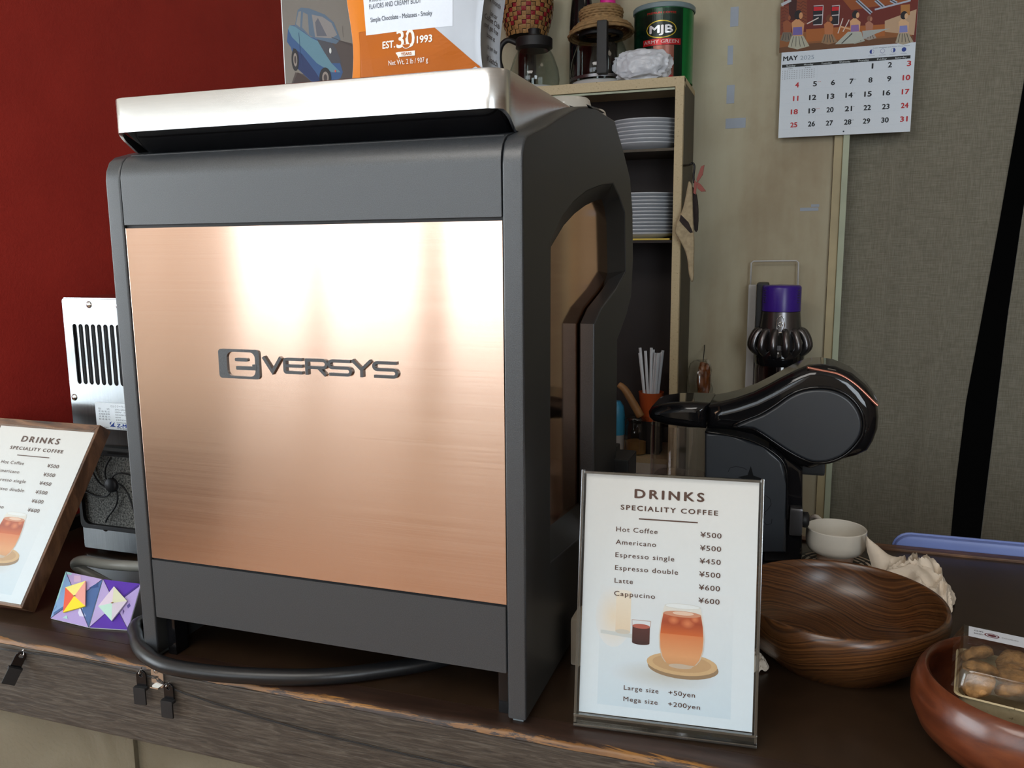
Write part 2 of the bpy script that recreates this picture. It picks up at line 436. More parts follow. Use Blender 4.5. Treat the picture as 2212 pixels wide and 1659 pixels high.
def lathe(name, prof, mat, parent=None, seg=48, c=(0, 0), z0=0.0, loc=None, sharp=40, sx=1, sy=1):
    vs, fs = lathe_data(prof, seg, c, z0, sx, sy)
    bm = bmesh.new(); V = [bm.verts.new(v) for v in vs]
    for f in fs:
        try: bm.faces.new([V[i] for i in f])
        except ValueError: pass
    bmesh.ops.remove_doubles(bm, verts=bm.verts, dist=1e-6)
    o = bmobj(name, bm, mat, parent, True, sharp)
    if loc: o.location = loc
    return o
def smoothpath(pts, n=8):
    P = [Vector(p) for p in pts]; out = []
    for i in range(len(P) - 1):
        p0 = P[max(i - 1, 0)]; p1 = P[i]; p2 = P[i + 1]; p3 = P[min(i + 2, len(P) - 1)]
        for k in range(n):
            t = k / n
            out.append(0.5 * ((2 * p1) + (-p0 + p2) * t + (2 * p0 - 5 * p1 + 4 * p2 - p3) * t * t + (-p0 + 3 * p1 - 3 * p2 + p3) * t ** 3))
    out.append(P[-1]); return out
def tube_data(pts, r, seg=10, vs=None, fs=None, closed=False):
    vs = [] if vs is None else vs; fs = [] if fs is None else fs
    P = [Vector(p) for p in pts]; n = len(P); base = len(vs)
    up = Vector((0, 0, 1)); prev = None
    for i, p in enumerate(P):
        if closed: t = (P[(i + 1) % n] - P[i - 1]).normalized()
        else: t = (P[min(i + 1, n - 1)] - P[max(i - 1, 0)]).normalized()
        if prev is None:
            a = up if abs(t.dot(up)) < 0.9 else Vector((1, 0, 0))
            u = t.cross(a).normalized()
        else:
            u = (prev - t * prev.dot(t)).normalized()
        prev = u; w = t.cross(u)
        rr = r[i] if isinstance(r, (list, tuple)) else r
        for k in range(seg):
            an = 2 * PI * k / seg
            vs.append(p + (u * math.cos(an) + w * math.sin(an)) * rr)
    for i in range(n if closed else n - 1):
        a0 = base + i * seg; b0 = base + ((i + 1) % n) * seg
        for k in range(seg):
            k2 = (k + 1) % seg
            fs.append((a0 + k, a0 + k2, b0 + k2, b0 + k))
    if not closed:
        fs.append(tuple(base + k for k in range(seg))[::-1]); fs.append(tuple(base + (n - 1) * seg + k for k in range(seg)))
    return vs, fs
def tube(name, pts, r, mat, parent=None, seg=10, closed=False):
    vs, fs = tube_data(pts, r, seg, closed=closed)
    return fromdata(name, vs, fs, mat, parent, True)
def roundrect(x0, x1, y0, y1, r, n=6):
    out = []
    for cx, cy, a0 in ((x1 - r, y1 - r, 0), (x0 + r, y1 - r, 90), (x0 + r, y0 + r, 180), (x1 - r, y0 + r, 270)):
        for k in range(n + 1):
            a = math.radians(a0 + 90 * k / n); out.append((cx + r * math.cos(a), cy + r * math.sin(a)))
    return out
def loft(name, loops, mat, parent=None, cap0=False, cap1=False, sharp=35, smooth=True):
    n = len(loops[0]); bm = bmesh.new()
    L = [[bm.verts.new(p) for p in lp] for lp in loops]
    for a, b in zip(L[:-1], L[1:]):
        for i in range(n):
            try: bm.faces.new((a[i], a[(i + 1) % n], b[(i + 1) % n], b[i]))
            except ValueError: pass
    if cap0: bm.faces.new(list(reversed(L[0])))
    if cap1: bm.faces.new(L[-1])
    return bmobj(name, bm, mat, parent, smooth, sharp)
def curve_mesh(name, splines, mat, parent, matrix, ext=0.001, bev=0.0, bres=2):
    """flat outline with holes, filled and thickened; matrix places its XY plane"""
    c = bpy.data.curves.new(name, 'CURVE'); c.dimensions = '2D'; c.fill_mode = 'BOTH'
    c.extrude = ext; c.bevel_depth = bev; c.bevel_resolution = bres; c.offset = -bev
    for pts in splines:
        s = c.splines.new('POLY'); s.points.add(len(pts) - 1); s.use_cyclic_u = True
        for q, p in zip(s.points, pts): q.co = (p[0], p[1], 0, 1)
    t = bpy.data.objects.new('t', c); COL.objects.link(t)
    dg = bpy.context.evaluated_depsgraph_get(); dg.update()
    me = bpy.data.meshes.new_from_object(t.evaluated_get(dg))
    bpy.data.objects.remove(t); bpy.data.curves.remove(c)
    me.materials.clear(); me.transform(matrix); me.name = name
    for p in me.polygons: p.use_smooth = True
    me.set_sharp_from_angle(angle=math.radians(50))
    return weighted(link(name, me, mat, parent))
def frame_mat(o, u, v):
    u = Vector(u).normalized(); v = Vector(v); v = (v - u * v.dot(u)).normalized(); n = u.cross(v)
    return Matrix(((u.x, v.x, n.x, o[0]), (u.y, v.y, n.y, o[1]), (u.z, v.z, n.z, o[2]), (0, 0, 0, 1)))

_tc = {}
def text_geo(s, bold=0.0, spacing=1.0):
    k = (s, bold, spacing)
    if k in _tc: return _tc[k]
    c = bpy.data.curves.new('t', 'FONT'); c.body = s; c.size = 1.0; c.offset = bold; c.space_character = spacing
    c.resolution_u = 3
    t = bpy.data.objects.new('t', c); COL.objects.link(t)
    dg = bpy.context.evaluated_depsgraph_get(); dg.update()
    me = bpy.data.meshes.new_from_object(t.evaluated_get(dg))
    vs = [(v.co.x, v.co.y) for v in me.vertices]; fs = [tuple(p.vertices) for p in me.polygons]
    bpy.data.objects.remove(t); bpy.data.curves.remove(c); bpy.data.meshes.remove(me)
    x0 = min([v[0] for v in vs] or [0]); x1 = max([v[0] for v in vs] or [1])
    y0 = min([v[1] for v in vs] or [0]); y1 = max([v[1] for v in vs] or [1])
    _tc[k] = (vs, fs, x0, x1, y0, y1); return _tc[k]

class Print:
    """coloured flat print: polygons in millimetres on a sheet, each layer a hair above the last"""
    def __init__(s, step=0.00004):
        s.v = []; s.f = []; s.c = []; s.k = 0; s.step = step; s.tk = -1; s.lift = 0.0
    def poly(s, pts, col, cols=None):
        s.k += 1; b = len(s.v)
        for p in pts: s.v.append((p[0], p[1], s.k))
        s.f.append(tuple(range(b, b + len(pts)))); s.c.append(cols or [col] * len(pts))
    def rect(s, x0, y0, x1, y1, col, top=None):
        top = top or col
        s.poly([(x0, y0), (x1, y0), (x1, y1), (x0, y1)], col, [col, col, top, top])
    def ell(s, cx, cy, rx, ry, col, n=28, a0=0, a1=360):
        s.poly([(cx + rx * math.cos(math.radians(a0 + (a1 - a0) * i / n)), cy + ry * math.sin(math.radians(a0 + (a1 - a0) * i / n))) for i in range(n + (0 if a1 - a0 == 360 else 1))], col)
    def fade(s, cx, cy, rx, ry, col, col2, n=24):
        s.k += 1; b = len(s.v); s.v.append((cx, cy, s.k))
        for i in range(n): s.v.append((cx + rx * math.cos(2 * PI * i / n), cy + ry * math.sin(2 * PI * i / n), s.k))
        for i in range(n): s.f.append((b, b + 1 + i, b + 1 + (i + 1) % n)); s.c.append([col, col2, col2])
    def line(s, pts, w, col):
        for a, b in zip(pts[:-1], pts[1:]):
            d = Vector((b[0] - a[0], b[1] - a[1])); L = d.length or 1; nx, ny = -d.y / L * w / 2, d.x / L * w / 2
            s.k += 0.02
            k = s.k; bb = len(s.v)
            for p in ((a[0] - nx, a[1] - ny), (b[0] - nx, b[1] - ny), (b[0] + nx, b[1] + ny), (a[0] + nx, a[1] + ny)): s.v.append((p[0], p[1], k))
            s.f.append((bb, bb + 1, bb + 2, bb + 3)); s.c.append([col] * 4)
        s.k += 1
    def text(s, t, x0, y, h, col, width=None, align='l', bold=0.0, spacing=1.0, skew=0.0, cap=None):
        """h = height of capitals; width (if given) is the printed width; y = baseline"""
        vs, fs, a0, a1, b0, b1 = text_geo(t, 0.0, spacing)
        sc = h / 0.70; sx = sc if width is None else width / max(1e-6, a1 - a0)
        ox = x0 - a0 * sx
        if align == 'c': ox = x0 - (a0 + a1) / 2 * sx
        if align == 'r': ox = x0 - a1 * sx
        if s.tk != s.k: s.k += 1; s.tk = s.k
        # heavier weights: the same outline struck again a little to each side
        hits = [(0, 0)] + ([(-bold, 0), (bold, 0), (0, bold * 0.8), (0, -bold * 0.8)] if bold else [])
        for q, (dx, dy) in enumerate(hits):
            b = len(s.v)
            for v in vs: s.v.append((ox + (v[0] + dx) * sx + skew * v[1] * sc, y + (v[1] + dy) * sc, s.k + s.lift + q * 0.17))
            for f in fs: s.f.append(tuple(b + i for i in f)); s.c.append([col] * len(f))
    def build(s, name, mapf, parent, mat=None):
        st = min(s.step, 0.0005 / max(1, s.k)) if not s.lift else s.step
        vs = [mapf(v[0] * 0.001, v[1] * 0.001, 0.00015 + v[2] * st) for v in s.v]
        me = bpy.data.meshes.new(name); me.from_pydata([tuple(v) for v in vs], [], s.f); me.update()
        at = me.color_attributes.new('ink', 'FLOAT_COLOR', 'CORNER')
        flat = []
        for cl in s.c:
            for c in cl: flat += list(c)[:4] if len(c) > 3 else list(c) + [1.0]
        at.data.foreach_set('color', flat)
        return link(name, me, mat or M['ink'], parent)
def planemap(o, u, v):
    u = Vector(u).normalized(); v = Vector(v); v = (v - u * v.dot(u)).normalized(); n = u.cross(v); o = Vector(o)
    return lambda a, b, h: o + u * a + v * b + n * h

# ================================================================== SETTING
def struct(o): o['kind'] = 'structure'; return o
FZ = -0.95; CZ = 1.80; YB = 1.38
struct(box('floor', -3.7, 3.3, -3.3, 3.6, FZ - 0.05, FZ, M['floor']))
struct(box('trim_4', -0.95, 0.35, -2.35, -1.05, CZ - 0.02, CZ - 0.001, M['white_plastic'], None, 0.003))  # unseen plate above the added ceiling fill
struct(box('ceiling', -3.7, 3.3, -3.3, 3.6, CZ, CZ + 0.05, M['ceiling']))
struct(box('wall_left', -0.66, -0.61, 0.17, YB, FZ, CZ, M['red']))
bm = bmesh.new()
add_box(bm, -3.74, -3.65, -3.3, 0.22, FZ, -0.5); add_box(bm, -3.74, -3.65, -3.3, 0.22, 1.62, CZ)
add_box(bm, -3.74, -3.65, -3.3, -3.0, -0.5, 1.62); add_box(bm, -3.74, -3.65, -0.5, 0.22, -0.5, 1.62)
struct(bmobj('wall_far_left', bm, M['plaster']))
w3 = struct(bpy.data.objects.new('window_3', None)); COL.objects.link(w3)  # unseen side window, added as an extra light source
for k in range(4): box('window_frame', -3.72, -3.66, -3.0 + 2.5 * k / 3 - (0.03 if k else 0), -3.0 + 2.5 * k / 3 + (0.03 if k < 3 else 0), -0.5, 1.62, M['white_plastic'], w3, 0.004)
box('window_rail', -3.60, -3.54, -3.05, -0.45, -0.22, -0.10, M['walnut_frame'], w3, 0.004)  # rail added to give the cooler's reflection a dark band
for k in range(3): box('pane', -3.695, -3.69, -2.97 + 2.5 * k / 3, -3.03 + 2.5 * (k + 1) / 3, -0.5, 1.62, M['pane'], w3)
struct(box('wall_partition', -3.65, -0.66, 0.17, 0.22, FZ, CZ, M['plaster']))
struct(box('wall_right', 3.0, 3.05, -3.3, 3.6, FZ, CZ, M['brown_panel']))
struct(box('wall_back', -0.66, W(1803.6, 295, 1, YB - 0.004).x - 0.0012, YB, YB + 0.05, FZ, CZ, M['beige']))
struct(box('wall_back_right', 1.25, 3.0, YB, YB + 0.05, FZ, CZ, M['beige']))
struct(box('wall_passage', -0.66, 3.0, 3.3, 3.35, FZ, CZ, M['dark']))
# door frame beside the calendar: board, groove, pale jamb edge
dfx = W(1803.6, 295, 1, YB - 0.004).x
jx = W(1822, 295, 1, YB - 0.02).x; jx2 = W(1836, 295, 1, YB - 0.02).x
struct(box('trim_1', dfx - 0.001, jx, YB - 0.012, YB + 0.05, FZ, CZ, M['frame_paint'], bev=0.0015))
struct(box('trim_2', jx, jx2, YB - 0.020, YB + 0.08, FZ, CZ, M['jamb'], bev=0.002))
struct(box('trim_3', dfx - 0.0016, dfx - 0.001, YB - 0.002, YB + 0.01, FZ, CZ, M['cabinet_dark']))

# window wall behind the photographer
def frontwall():
    ws = [(-3.3, 0.05), (1.3, 2.4)]
    z0, z1 = 0.04, 1.62
    xs = [-3.65, ws[0][0], ws[0][1], ws[1][0], ws[1][1], 3.0]
    bm = bmesh.new()
    add_box(bm, -3.65, 3.0, -3.28, -3.2, FZ, z0); add_box(bm, -3.65, 3.0, -3.28, -3.2, z1, CZ)
    for a, b in ((xs[0], xs[1]), (xs[2], xs[3]), (xs[4], xs[5])): add_box(bm, a, b, -3.28, -3.2, z0, z1)
    struct(bmobj('wall_front', bm, M['plaster']))
    for i, (a, b) in enumerate(ws):
        w = struct(bpy.data.objects.new('window_%d' % (i + 1), None)); COL.objects.link(w)
        n = 4 if i == 0 else 1
        for k in range(n + 1):
            x = a + (b - a) * k / n
            box('window_frame', max(a, x - 0.03), min(b, x + 0.03), -3.26, -3.20, z0, z1, M['white_plastic'], w, 0.004)
        box('window_sill', a - 0.03, b + 0.03, -3.26, -3.10, z0 - 0.03, z0, M['white_plastic'], w, 0.005)
        box('window_head', a, b, -3.26, -3.20, z1 - 0.05, z1, M['white_plastic'], w, 0.004)
        for k in range(n):
            xa = a + (b - a) * k / n; xb = a + (b - a) * (k + 1) / n
            box('pane', xa + 0.03, xb - 0.03, -3.235, -3.230, z0, z1 - 0.05, M['pane'], w)
frontwall()
def curtain(name, x0, x1, z0, z1, y, amp, folds, mat, label, cat, phase=0.0, drift=None, n=120, group=None, thick=0.0):
    vs = []; fs = []; rows = 14
    for j in range(rows + 1):
        t = j / rows; z = z1 + (z0 - z1) * t
        for i in range(n + 1):
            u = i / n
            xa = x0 if drift is None else x0 + drift[0](z); xb = x1 if drift is None else drift[1](z)
            x = xa + (xb - xa) * u
            yy = y + amp * math.sin(2 * PI * folds * u + phase + 0.4 * t) * (0.6 + 0.4 * t) + 0.3 * amp * math.sin(2 * PI * folds * 2.3 * u + phase * 2)
            vs.append((x, yy, z))
    for j in range(rows):
        for i in range(n):
            a = j * (n + 1) + i; fs.append((a, a + 1, a + n + 2, a + n + 1))
    o = fromdata(name, vs, fs, mat, None, True)
    if thick:
        md = o.modifiers.new('thickness', 'SOLIDIFY'); md.thickness = thick
    return tag(o, label, cat, group)
# window dressing seen only as streaks in the copper
for (a, b, mt, fo) in ((-3.34, -2.78, 'drape', 9), (-2.78, -2.36, 'drape', 7), (-2.35, -1.93, 'sheer', 8), (-1.92, -1.84, 'drape', 2), (-1.83, -1.31, 'sheer', 9), (-1.31, -1.16, 'drape', 3), (-1.15, -0.34, 'sheer', 12), (-0.32, 0.04, 'drape', 6)):
    curtain('window_curtain', a, b, -0.05, 1.70, -3.06, 0.02, fo, M[mt], 'window curtain behind the photographer, ' + {-3.34: 'thick one in the left corner', -2.78: 'thick one next to the corner', -2.35: 'wide sheer one left of the narrow strip', -1.92: 'narrow thick strip', -1.83: 'sheer one in the middle', -1.31: 'gathered thick one right of the middle', -1.15: 'widest sheer one', -0.32: 'thick one at the right end'}[a], 'curtain', n=160)

o = curtain('window_curtain', -1.30, 1.30, -0.49, 1.70, 0.0, 0.02, 34, M['sheer'], 'sheer curtain drawn across the whole side window', 'curtain', n=260)  # unseen sheer, added to soften the side window in reflections
o.location = (-3.50, -1.76, 0); o.rotation_euler = (0, 0, PI / 2)
tag(box('window_bench', -3.63, -2.42, -3.0, -0.6, FZ, -0.50, simple('bench_dark_wood', rgb(46, 32, 24), 0.6, nscale=5, var=0.2), None, 0.01), 'long dark bench under the side window of the dining room', 'bench')  # unseen bench, added so the cooler reflects something dark
# doorway curtains on the right of the photo
def xr(z):
    pts = [(0.95, 0.855), (0.75, 0.838), (0.32, 0.802), (0.14, 0.782), (-0.04, 0.770), (-0.95, 0.76)]
    for (za, xa), (zb, xb) in zip(pts[:-1], pts[1:]):
        if za >= z >= zb: return xb + (xa - xb) * (z - zb) / (za - zb)
    return pts[0][1] if z > pts[0][0] else pts[-1][1]
curtain('door_curtain', W(1818, 620, 1, YB + 0.02).x - 0.02, 0, FZ + 0.05, CZ, YB + 0.03, 0.006, 2.2, M['linen'], 'grey-beige linen door curtain hanging right behind the calendar', 'curtain', drift=(lambda z: 0, xr), thick=0.002)
def xl(z):
    pts = [(0.95, 0.885), (0.32, 0.846), (0.08, 0.838), (-0.29, 0.826), (-0.95, 0.82)]
    for (za, xa), (zb, xb) in zip(pts[:-1], pts[1:]):
        if za >= z >= zb: return xb + (xa - xb) * (z - zb) / (za - zb)
    return pts[0][1] if z > pts[0][0] else pts[-1][1]
curtain('door_curtain', 0, 0, FZ + 0.05, CZ, YB + 0.03, 0.008, 2.2, M['linen'], 'second linen door curtain at the far right edge, past the dark gap', 'curtain', drift=(xl, lambda z: 1.3), thick=0.002)

# ================================================================== COUNTER
ct = thing('counter', 'long dark brown wooden counter the coffee machine stands on', 'counter', loc=(0, 0, FZ))
def inct(o): o.location = (0, 0, -FZ) if o.parent is ct else (0, 0, 0); return o
X0, X1 = -0.605, 2.2
inct(box('worktop', X0, X1, 0.0155, 0.556, -0.03, 0, M['laminate'], ct, 0.0006))
# worn front nosing with a wavy arris
def nose():
    vs = []; fs = []; n = 260
    prof = [(0.0150, -0.0300), (0.0150, 0.0), (0.004, 0.0), (-0.006, -0.0004), (-0.0105, -0.0018), (-0.013, -0.0045), (-0.0135, -0.012), (-0.0135, -0.0300)]
    for i in range(n + 1):
        x = X0 + (1.4 - X0) * i / n
        w = mnoise.noise(Vector((x * 22, 3.1, 0))) * 0.0016 + mnoise.noise(Vector((x * 90, 9.1, 0))) * 0.0007
        for j, (y, z) in enumerate(prof):
            k = 1.0 if 3 <= j <= 5 else 0.0
            vs.append((x, y + w * k, z + w * 0.7 * k))
    m = len(prof)
    for i in range(n):
        for j in range(m): fs.append((i * m + j, i * m + (j + 1) % m, (i + 1) * m + (j + 1) % m, (i + 1) * m + j))
    fs.append(tuple(range(m))); fs.append(tuple(n * m + k for k in range(m))[::-1])
    o = fromdata('nosing', vs, fs, M['nosing'], ct, True); o.data.set_sharp_from_angle(angle=math.radians(50)); inct(o)
nose()
inct(box('apron', X0, 1.4, -0.0145, 0.012, -0.087, -0.0065, M['apron'], ct, 0.002))
inct(box('front_panel', X0, -0.3, 0.030, 0.045, FZ, -0.05, M['emboss'], ct))
bx = W(250, 1610, 1, 0.024).x; bx2 = W(289, 1620, 1, 0.024).x
inct(box('batten', bx, bx2, 0.024, 0.045, FZ, -0.05, M['emboss'], ct, 0.002))
inct(box('front_panel', -0.3, 1.4, 0.030, 0.045, FZ, -0.05, M['emboss'], ct))
inct(box('back_edging', X0, X1, 0.556, 0.572, -0.03, 0.0035, M['walnut_frame'], ct, 0.002))
inct(box('carcass', X0 + 0.02, X1, 0.05, 0.55, FZ, -0.031, M['dark'], ct))
# kitchen-side worktop behind
kw = box('kitchen_worktop', -0.605, 2.2, 0.62, 1.18, -0.52, -0.49, M['cabinet_dark'])
tag(kw, 'low dark kitchen worktop behind the counter below the shelf cabinet', 'worktop')
kb = box('base_cabinet', -0.6, 2.2, 0.66, 1.16, FZ, -0.521, M['cabinet_dark'], kw)

# ================================================================== COFFEE MACHINE
cm = thing('coffee_machine', 'large charcoal coffee machine with brushed copper back panel on the counter', 'coffee machine', loc=(0, 0.2, 0))
def local(o, root):
    if o.parent is root: o.location = -root.location
    return o
def L(o): return local(o, cm)
top = [(0.03, 0.503), (0.062, 0.511), (0.10, 0.523), (0.145, 0.536), (0.18, 0.545), (0.218, 0.551), (0.26, 0.556), (0.30, 0.556)]
L(box('core_body', -0.186, 0.186, 0.014, 0.365, 0.047, 0.50, M['black_matte'], cm))
prof = [(0.0, 0.4352), (0.0, 0.478), (0.0012, 0.485), (0.0045, 0.492), (0.010, 0.4975), (0.018, 0.501)] + top + [(0.30, 0.50), (0.012, 0.4352)]
L(prism('upper_panel', prof, 0, -0.1875, 0.1880, M['charcoal'], cm, 0.0006))
L(box('copper_panel', -0.1870, 0.1885, 0.0006, 0.012, 0.1082, 0.4322, M['copper'], cm, 0.0005))
L(box('panel_backing', -0.1880, 0.1890, 0.004, 0.0135, 0.10, 0.44, M['black_matte'], cm))
L(prism('lower_panel', [(0.0, 0.0455), (0.0, 0.1062), (0.012, 0.1062), (0.012, 0.0455)], 0, -0.1875, 0.1880, M['charcoal'], cm, 0.0012))
# side covers with a deep copper-backed opening
outer = [(0.0, 0.004), (0.0, 0.476), (0.0015, 0.485), (0.006, 0.4935), (0.013, 0.4985)] + [(y, z + 0.0005) for y, z in top]
for p in ((1297, 240), (1328, 260), (1347, 324), (1362, 386), (1367, 460), (1368, 560), (1364, 640), (1354, 680), (1334, 735), (1333, 850), (1332, 960), (1330, 1030)):
    q = W(p[0], p[1], 0, 0.206); outer.append((q.y, q.z))
outer.append((0.372, 0.03)); outer.append((0.36, 0.004))
pxo = [(1190, 1213), (1190, 900), (1190, 522), (1215, 470), (1240, 437), (1270, 412), (1300, 400), (1325, 397), (1338, 425), (1350, 460), (1352, 585), (1330, 625), (1300, 665), (1285, 700), (1283, 1110), (1262, 1152)]
pxi = [(1186, 1135), (1186, 900), (1187, 534), (1215, 487), (1238, 462), (1262, 444), (1285, 433), (1297, 430), (1303, 448), (1308, 480), (1310, 590), (1300, 625), (1272, 672), (1259, 705), (1257, 1075), (1240, 1094)]
oo = [W(a, b, 0, 0.206) for a, b in pxo]; ii = [W(a, b, 0, 0.186) for a, b in pxi]
hole = [(p.y, p.z) for p in oo]
for sgn, nm in ((1, 'side_cover'), (-1, 'side_cover')):
    mtx = Matrix(((0, 0, sgn, sgn * 0.19725), (1, 0, 0, 0), (0, 1, 0, 0), (0, 0, 0, 1)))
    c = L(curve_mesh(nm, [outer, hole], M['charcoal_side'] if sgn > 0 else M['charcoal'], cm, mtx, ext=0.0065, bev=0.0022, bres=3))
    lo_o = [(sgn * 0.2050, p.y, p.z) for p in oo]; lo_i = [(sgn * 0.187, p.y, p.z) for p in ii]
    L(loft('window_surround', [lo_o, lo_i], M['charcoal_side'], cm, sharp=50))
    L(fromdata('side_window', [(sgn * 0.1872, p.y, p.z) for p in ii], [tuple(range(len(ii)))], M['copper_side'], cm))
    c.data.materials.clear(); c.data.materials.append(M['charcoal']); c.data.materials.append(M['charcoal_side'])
    for p_ in c.data.polygons: p_.material_index = 1 if abs(p_.normal.x) > 0.9 else 0  # sideways faces take the darker, shaded copy
# feet
for fx, fy in ((0.197, 0.012), (-0.197, 0.012), (0.197, 0.33), (-0.197, 0.33)):
    f = L(box('foot', fx - 0.005, fx + 0.005, fy - 0.008, fy + 0.010, 0, 0.006, M['foot'], cm, 0.001))
# inner legs and floor pan seen in the gap
for sx in (-1, 1): L(box('inner_leg', *(sorted((sx * 0.176, sx * 0.186))), 0.012, 0.03, 0.0, 0.06, M['black_gloss'], cm, 0.001))
L(box('drip_box', 0.120, 0.200, 0.372, 0.43, 0.0, 0.155, M['black_matte'], cm, 0.003))
bb = W(1371, 978, 1, 0.40)
L(box('front_tray', 0.05, bb.x, 0.36, 0.415, 0.02, bb.z, M['black_matte'], cm, 0.003))
# cup tray
def rim_loop(xh, y0, y1, r, zf, n=8):
    return [(x, y, zf(y, x)) for x, y in roundrect(-xh, xh, y0, y1, r, n)]
def zbot(y, x):
    if y <= 0.006: return 0.5185
    if y < 0.03: return 0.5185 - (y - 0.006) / 0.024 * 0.0150
    for (ya, za), (yb, zb) in zip(top[:-1], top[1:]):
        if ya <= y <= yb: return za + (zb - za) * (y - ya) / (yb - ya) - 0.001
    return 0.54
def densify(x0, x1, y0, y1, r):
    base = roundrect(x0, x1, y0, y1, r, 8); out = []
    for i, p in enumerate(base):
        q = base[(i + 1) % len(base)]; d = math.dist(p, q); k = max(1, int(d / 0.012))
        for j in range(k): out.append((p[0] + (q[0] - p[0]) * j / k, p[1] + (q[1] - p[1]) * j / k))
    return out
o1 = densify(-0.1935, 0.1915, -0.002, 0.235, 0.017); 
def scaled(lp, d): return [((x + 0.001) * (1 - d / 0.1925) - 0.001, (y - 0.1165) * (1 - d / 0.1185) + 0.1165) for x, y in lp]
o2 = scaled(o1, 0.0025)
ZT = 0.5493
l1 = [(x, y, zbot(y, x)) for x, y in o1]; l1b = [(x, y, ZT - 0.0008) for x, y in o1]; l1t = [(x, y, ZT) for x, y in scaled(o1, 0.0008)]
l2t = [(x, y, ZT) for x, y in scaled(o1, 0.0018)]; l2 = [(x, y, zbot(y, x)) for x, y in o2]
L(loft('cup_tray_rim', [l1, l1b, l1t, l2t, l2, l1], M['aluminium'], cm, sharp=60))
b0 = [(x, y, 0.5190) for x, y in scaled(o1, 0.003)]; 
b1 = []
for x, y in scaled(o1, 0.003):
    yy = 0.030 + (y - 0.0) * (0.205 / 0.235) if y > 0 else 0.030
    b1.append((x * 0.965, yy, 0.5025 if yy < 0.05 else 0.500))
L(loft('tray_underside', [b0, b1], M['black_gloss'], cm, cap0=True, sharp=40))
L(box('tray_mat', -0.180, 0.179, 0.012, 0.222, 0.528, 0.532, M['black_matte'], cm, 0.001))
# lettering and emblem on the copper
lg = []
def stroke_poly(pts, w):
    P = [Vector(p) for p in pts]; n = len(P); A = []; B = []
    for i in range(n):
        if i == 0: d = (P[1] - P[0]).normalized(); nv = Vector((-d.y, d.x)); k = 1
        elif i == n - 1: d = (P[-1] - P[-2]).normalized(); nv = Vector((-d.y, d.x)); k = 1
        else:
            d1 = (P[i] - P[i - 1]).normalized(); d2 = (P[i + 1] - P[i]).normalized()
            n1 = Vector((-d1.y, d1.x)); n2 = Vector((-d2.y, d2.x)); nv = (n1 + n2).normalized(); k = 1 / max(0.35, nv.dot(n1))
        A.append(P[i] + nv * w / 2 * k); B.append(P[i] - nv * w / 2 * k)
    return [(p.x, p.y) for p in A + B[::-1]]
def arc(cx, cy, r, a0, a1, n=8): return [(cx + r * math.cos(math.radians(a0 + (a1 - a0) * i / n)), cy + r * math.sin(math.radians(a0 + (a1 - a0) * i / n))) for i in range(n + 1)]
w = 2.7; H = 14.6; c0 = w / 2; c1 = H - w / 2; cmid = H / 2
def letE(x, wd): return [[(x + wd, c1)] + arc(x + 3.2, c1 - 1.9, 1.9, 90, 180) + arc(x + 3.2, c0 + 1.9, 1.9, 180, 270) + [(x + wd, c0)], [(x + 1.3, cmid), (x + wd, cmid)]]
def letS(x, wd): return [[(x + wd, c1)] + arc(x + 2.9, (c1 + cmid) / 2, (c1 - cmid) / 2, 90, 270) + arc(x + wd - 2.9, (c0 + cmid) / 2, (cmid - c0) / 2, 90, -90) + [(x, c0)]]
def letR(x, wd): return [[(x + 1.35, 0), (x + 1.35, c1)] + arc(x + wd - 3.2, (c1 + cmid) / 2 - 0.3, (c1 - cmid) / 2 + 0.3, 90, -90) + [(x + 2.6, cmid - 0.6)], [(x + wd - 7.5, cmid - 0.8), (x + wd - 0.8, 0.0)]]
ls = []
ls += [[(0.9, H), (9.6, 1.2), (18.2, H)]]
ls += letE(20.6, 18.2); ls += letR(41.8, 20.2); ls += letS(64.6, 20.0)
ls += [[(86.3, H), (94.6, 6.6), (103.2, H)], [(94.7, 7.2), (94.7, 0)]]
ls += letS(106.0, 20.4)
kx = 0.1345 / 126.4
def place(poly, ox, oz, kx, kz): return [(ox + x * kx, oz + z * kz) for x, z in poly]
mt = frame_mat((0, 0.0001, 0), (1, 0, 0), (0, 0, 1))
def stroke_solid(name, pts, w, y0, y1):
    """raised letter stroke: a ribbon with mitred joints, thickened"""
    lp = stroke_poly(pts, w); n = len(lp) // 2; A = lp[:n]; B = lp[n:][::-1]; bm = bmesh.new()
    rows = [[bm.verts.new((a[0], y0, a[1])), bm.verts.new((b_[0], y0, b_[1])), bm.verts.new((b_[0], y1, b_[1])), bm.verts.new((a[0], y1, a[1]))] for a, b_ in zip(A, B)]
    for r0, r1 in zip(rows[:-1], rows[1:]):
        for k in range(4): bm.faces.new((r0[k], r0[(k + 1) % 4], r1[(k + 1) % 4], r1[k]))
    bm.faces.new(rows[0]); bm.faces.new(rows[-1][::-1])
    return bmobj(name, bm, M['charcoal'], cm, True, 35)
for i, stp in enumerate(ls):
    q_ = [(-0.0425 + x * kx, 0.3010 + z * 0.001) for x, z in stp]
    L(stroke_solid('letter_stroke', q_, 0.0027 if i else 0.0030, -0.0018 - 0.00006 * (i % 3), 0.0006))
em = [roundrect(0, 44, 0, 27, 3.2, 5), roundrect(9.2, 39.6, 2.2, 24.6, 5.5, 6)]
L(curve_mesh('emblem', [place(p, -0.0903, 0.2945, 0.001, 0.001) for p in em], M['charcoal'], cm, mt, ext=0.0012, bev=0.0))
for i, p in enumerate((roundrect(18.0, 31.8, 16.0, 19.2, 1.2, 3), roundrect(18.9, 40.4, 8.2, 11.6, 0.8, 3), roundrect(36.6, 41, 9.0, 13.6, 0.4, 3))):
    L(curve_mesh('emblem_bar', [place(p, -0.0903, 0.2945, 0.001, 0.001)], M['charcoal'], cm, mt, ext=0.0013 + 0.00006 * i, bev=0.0))
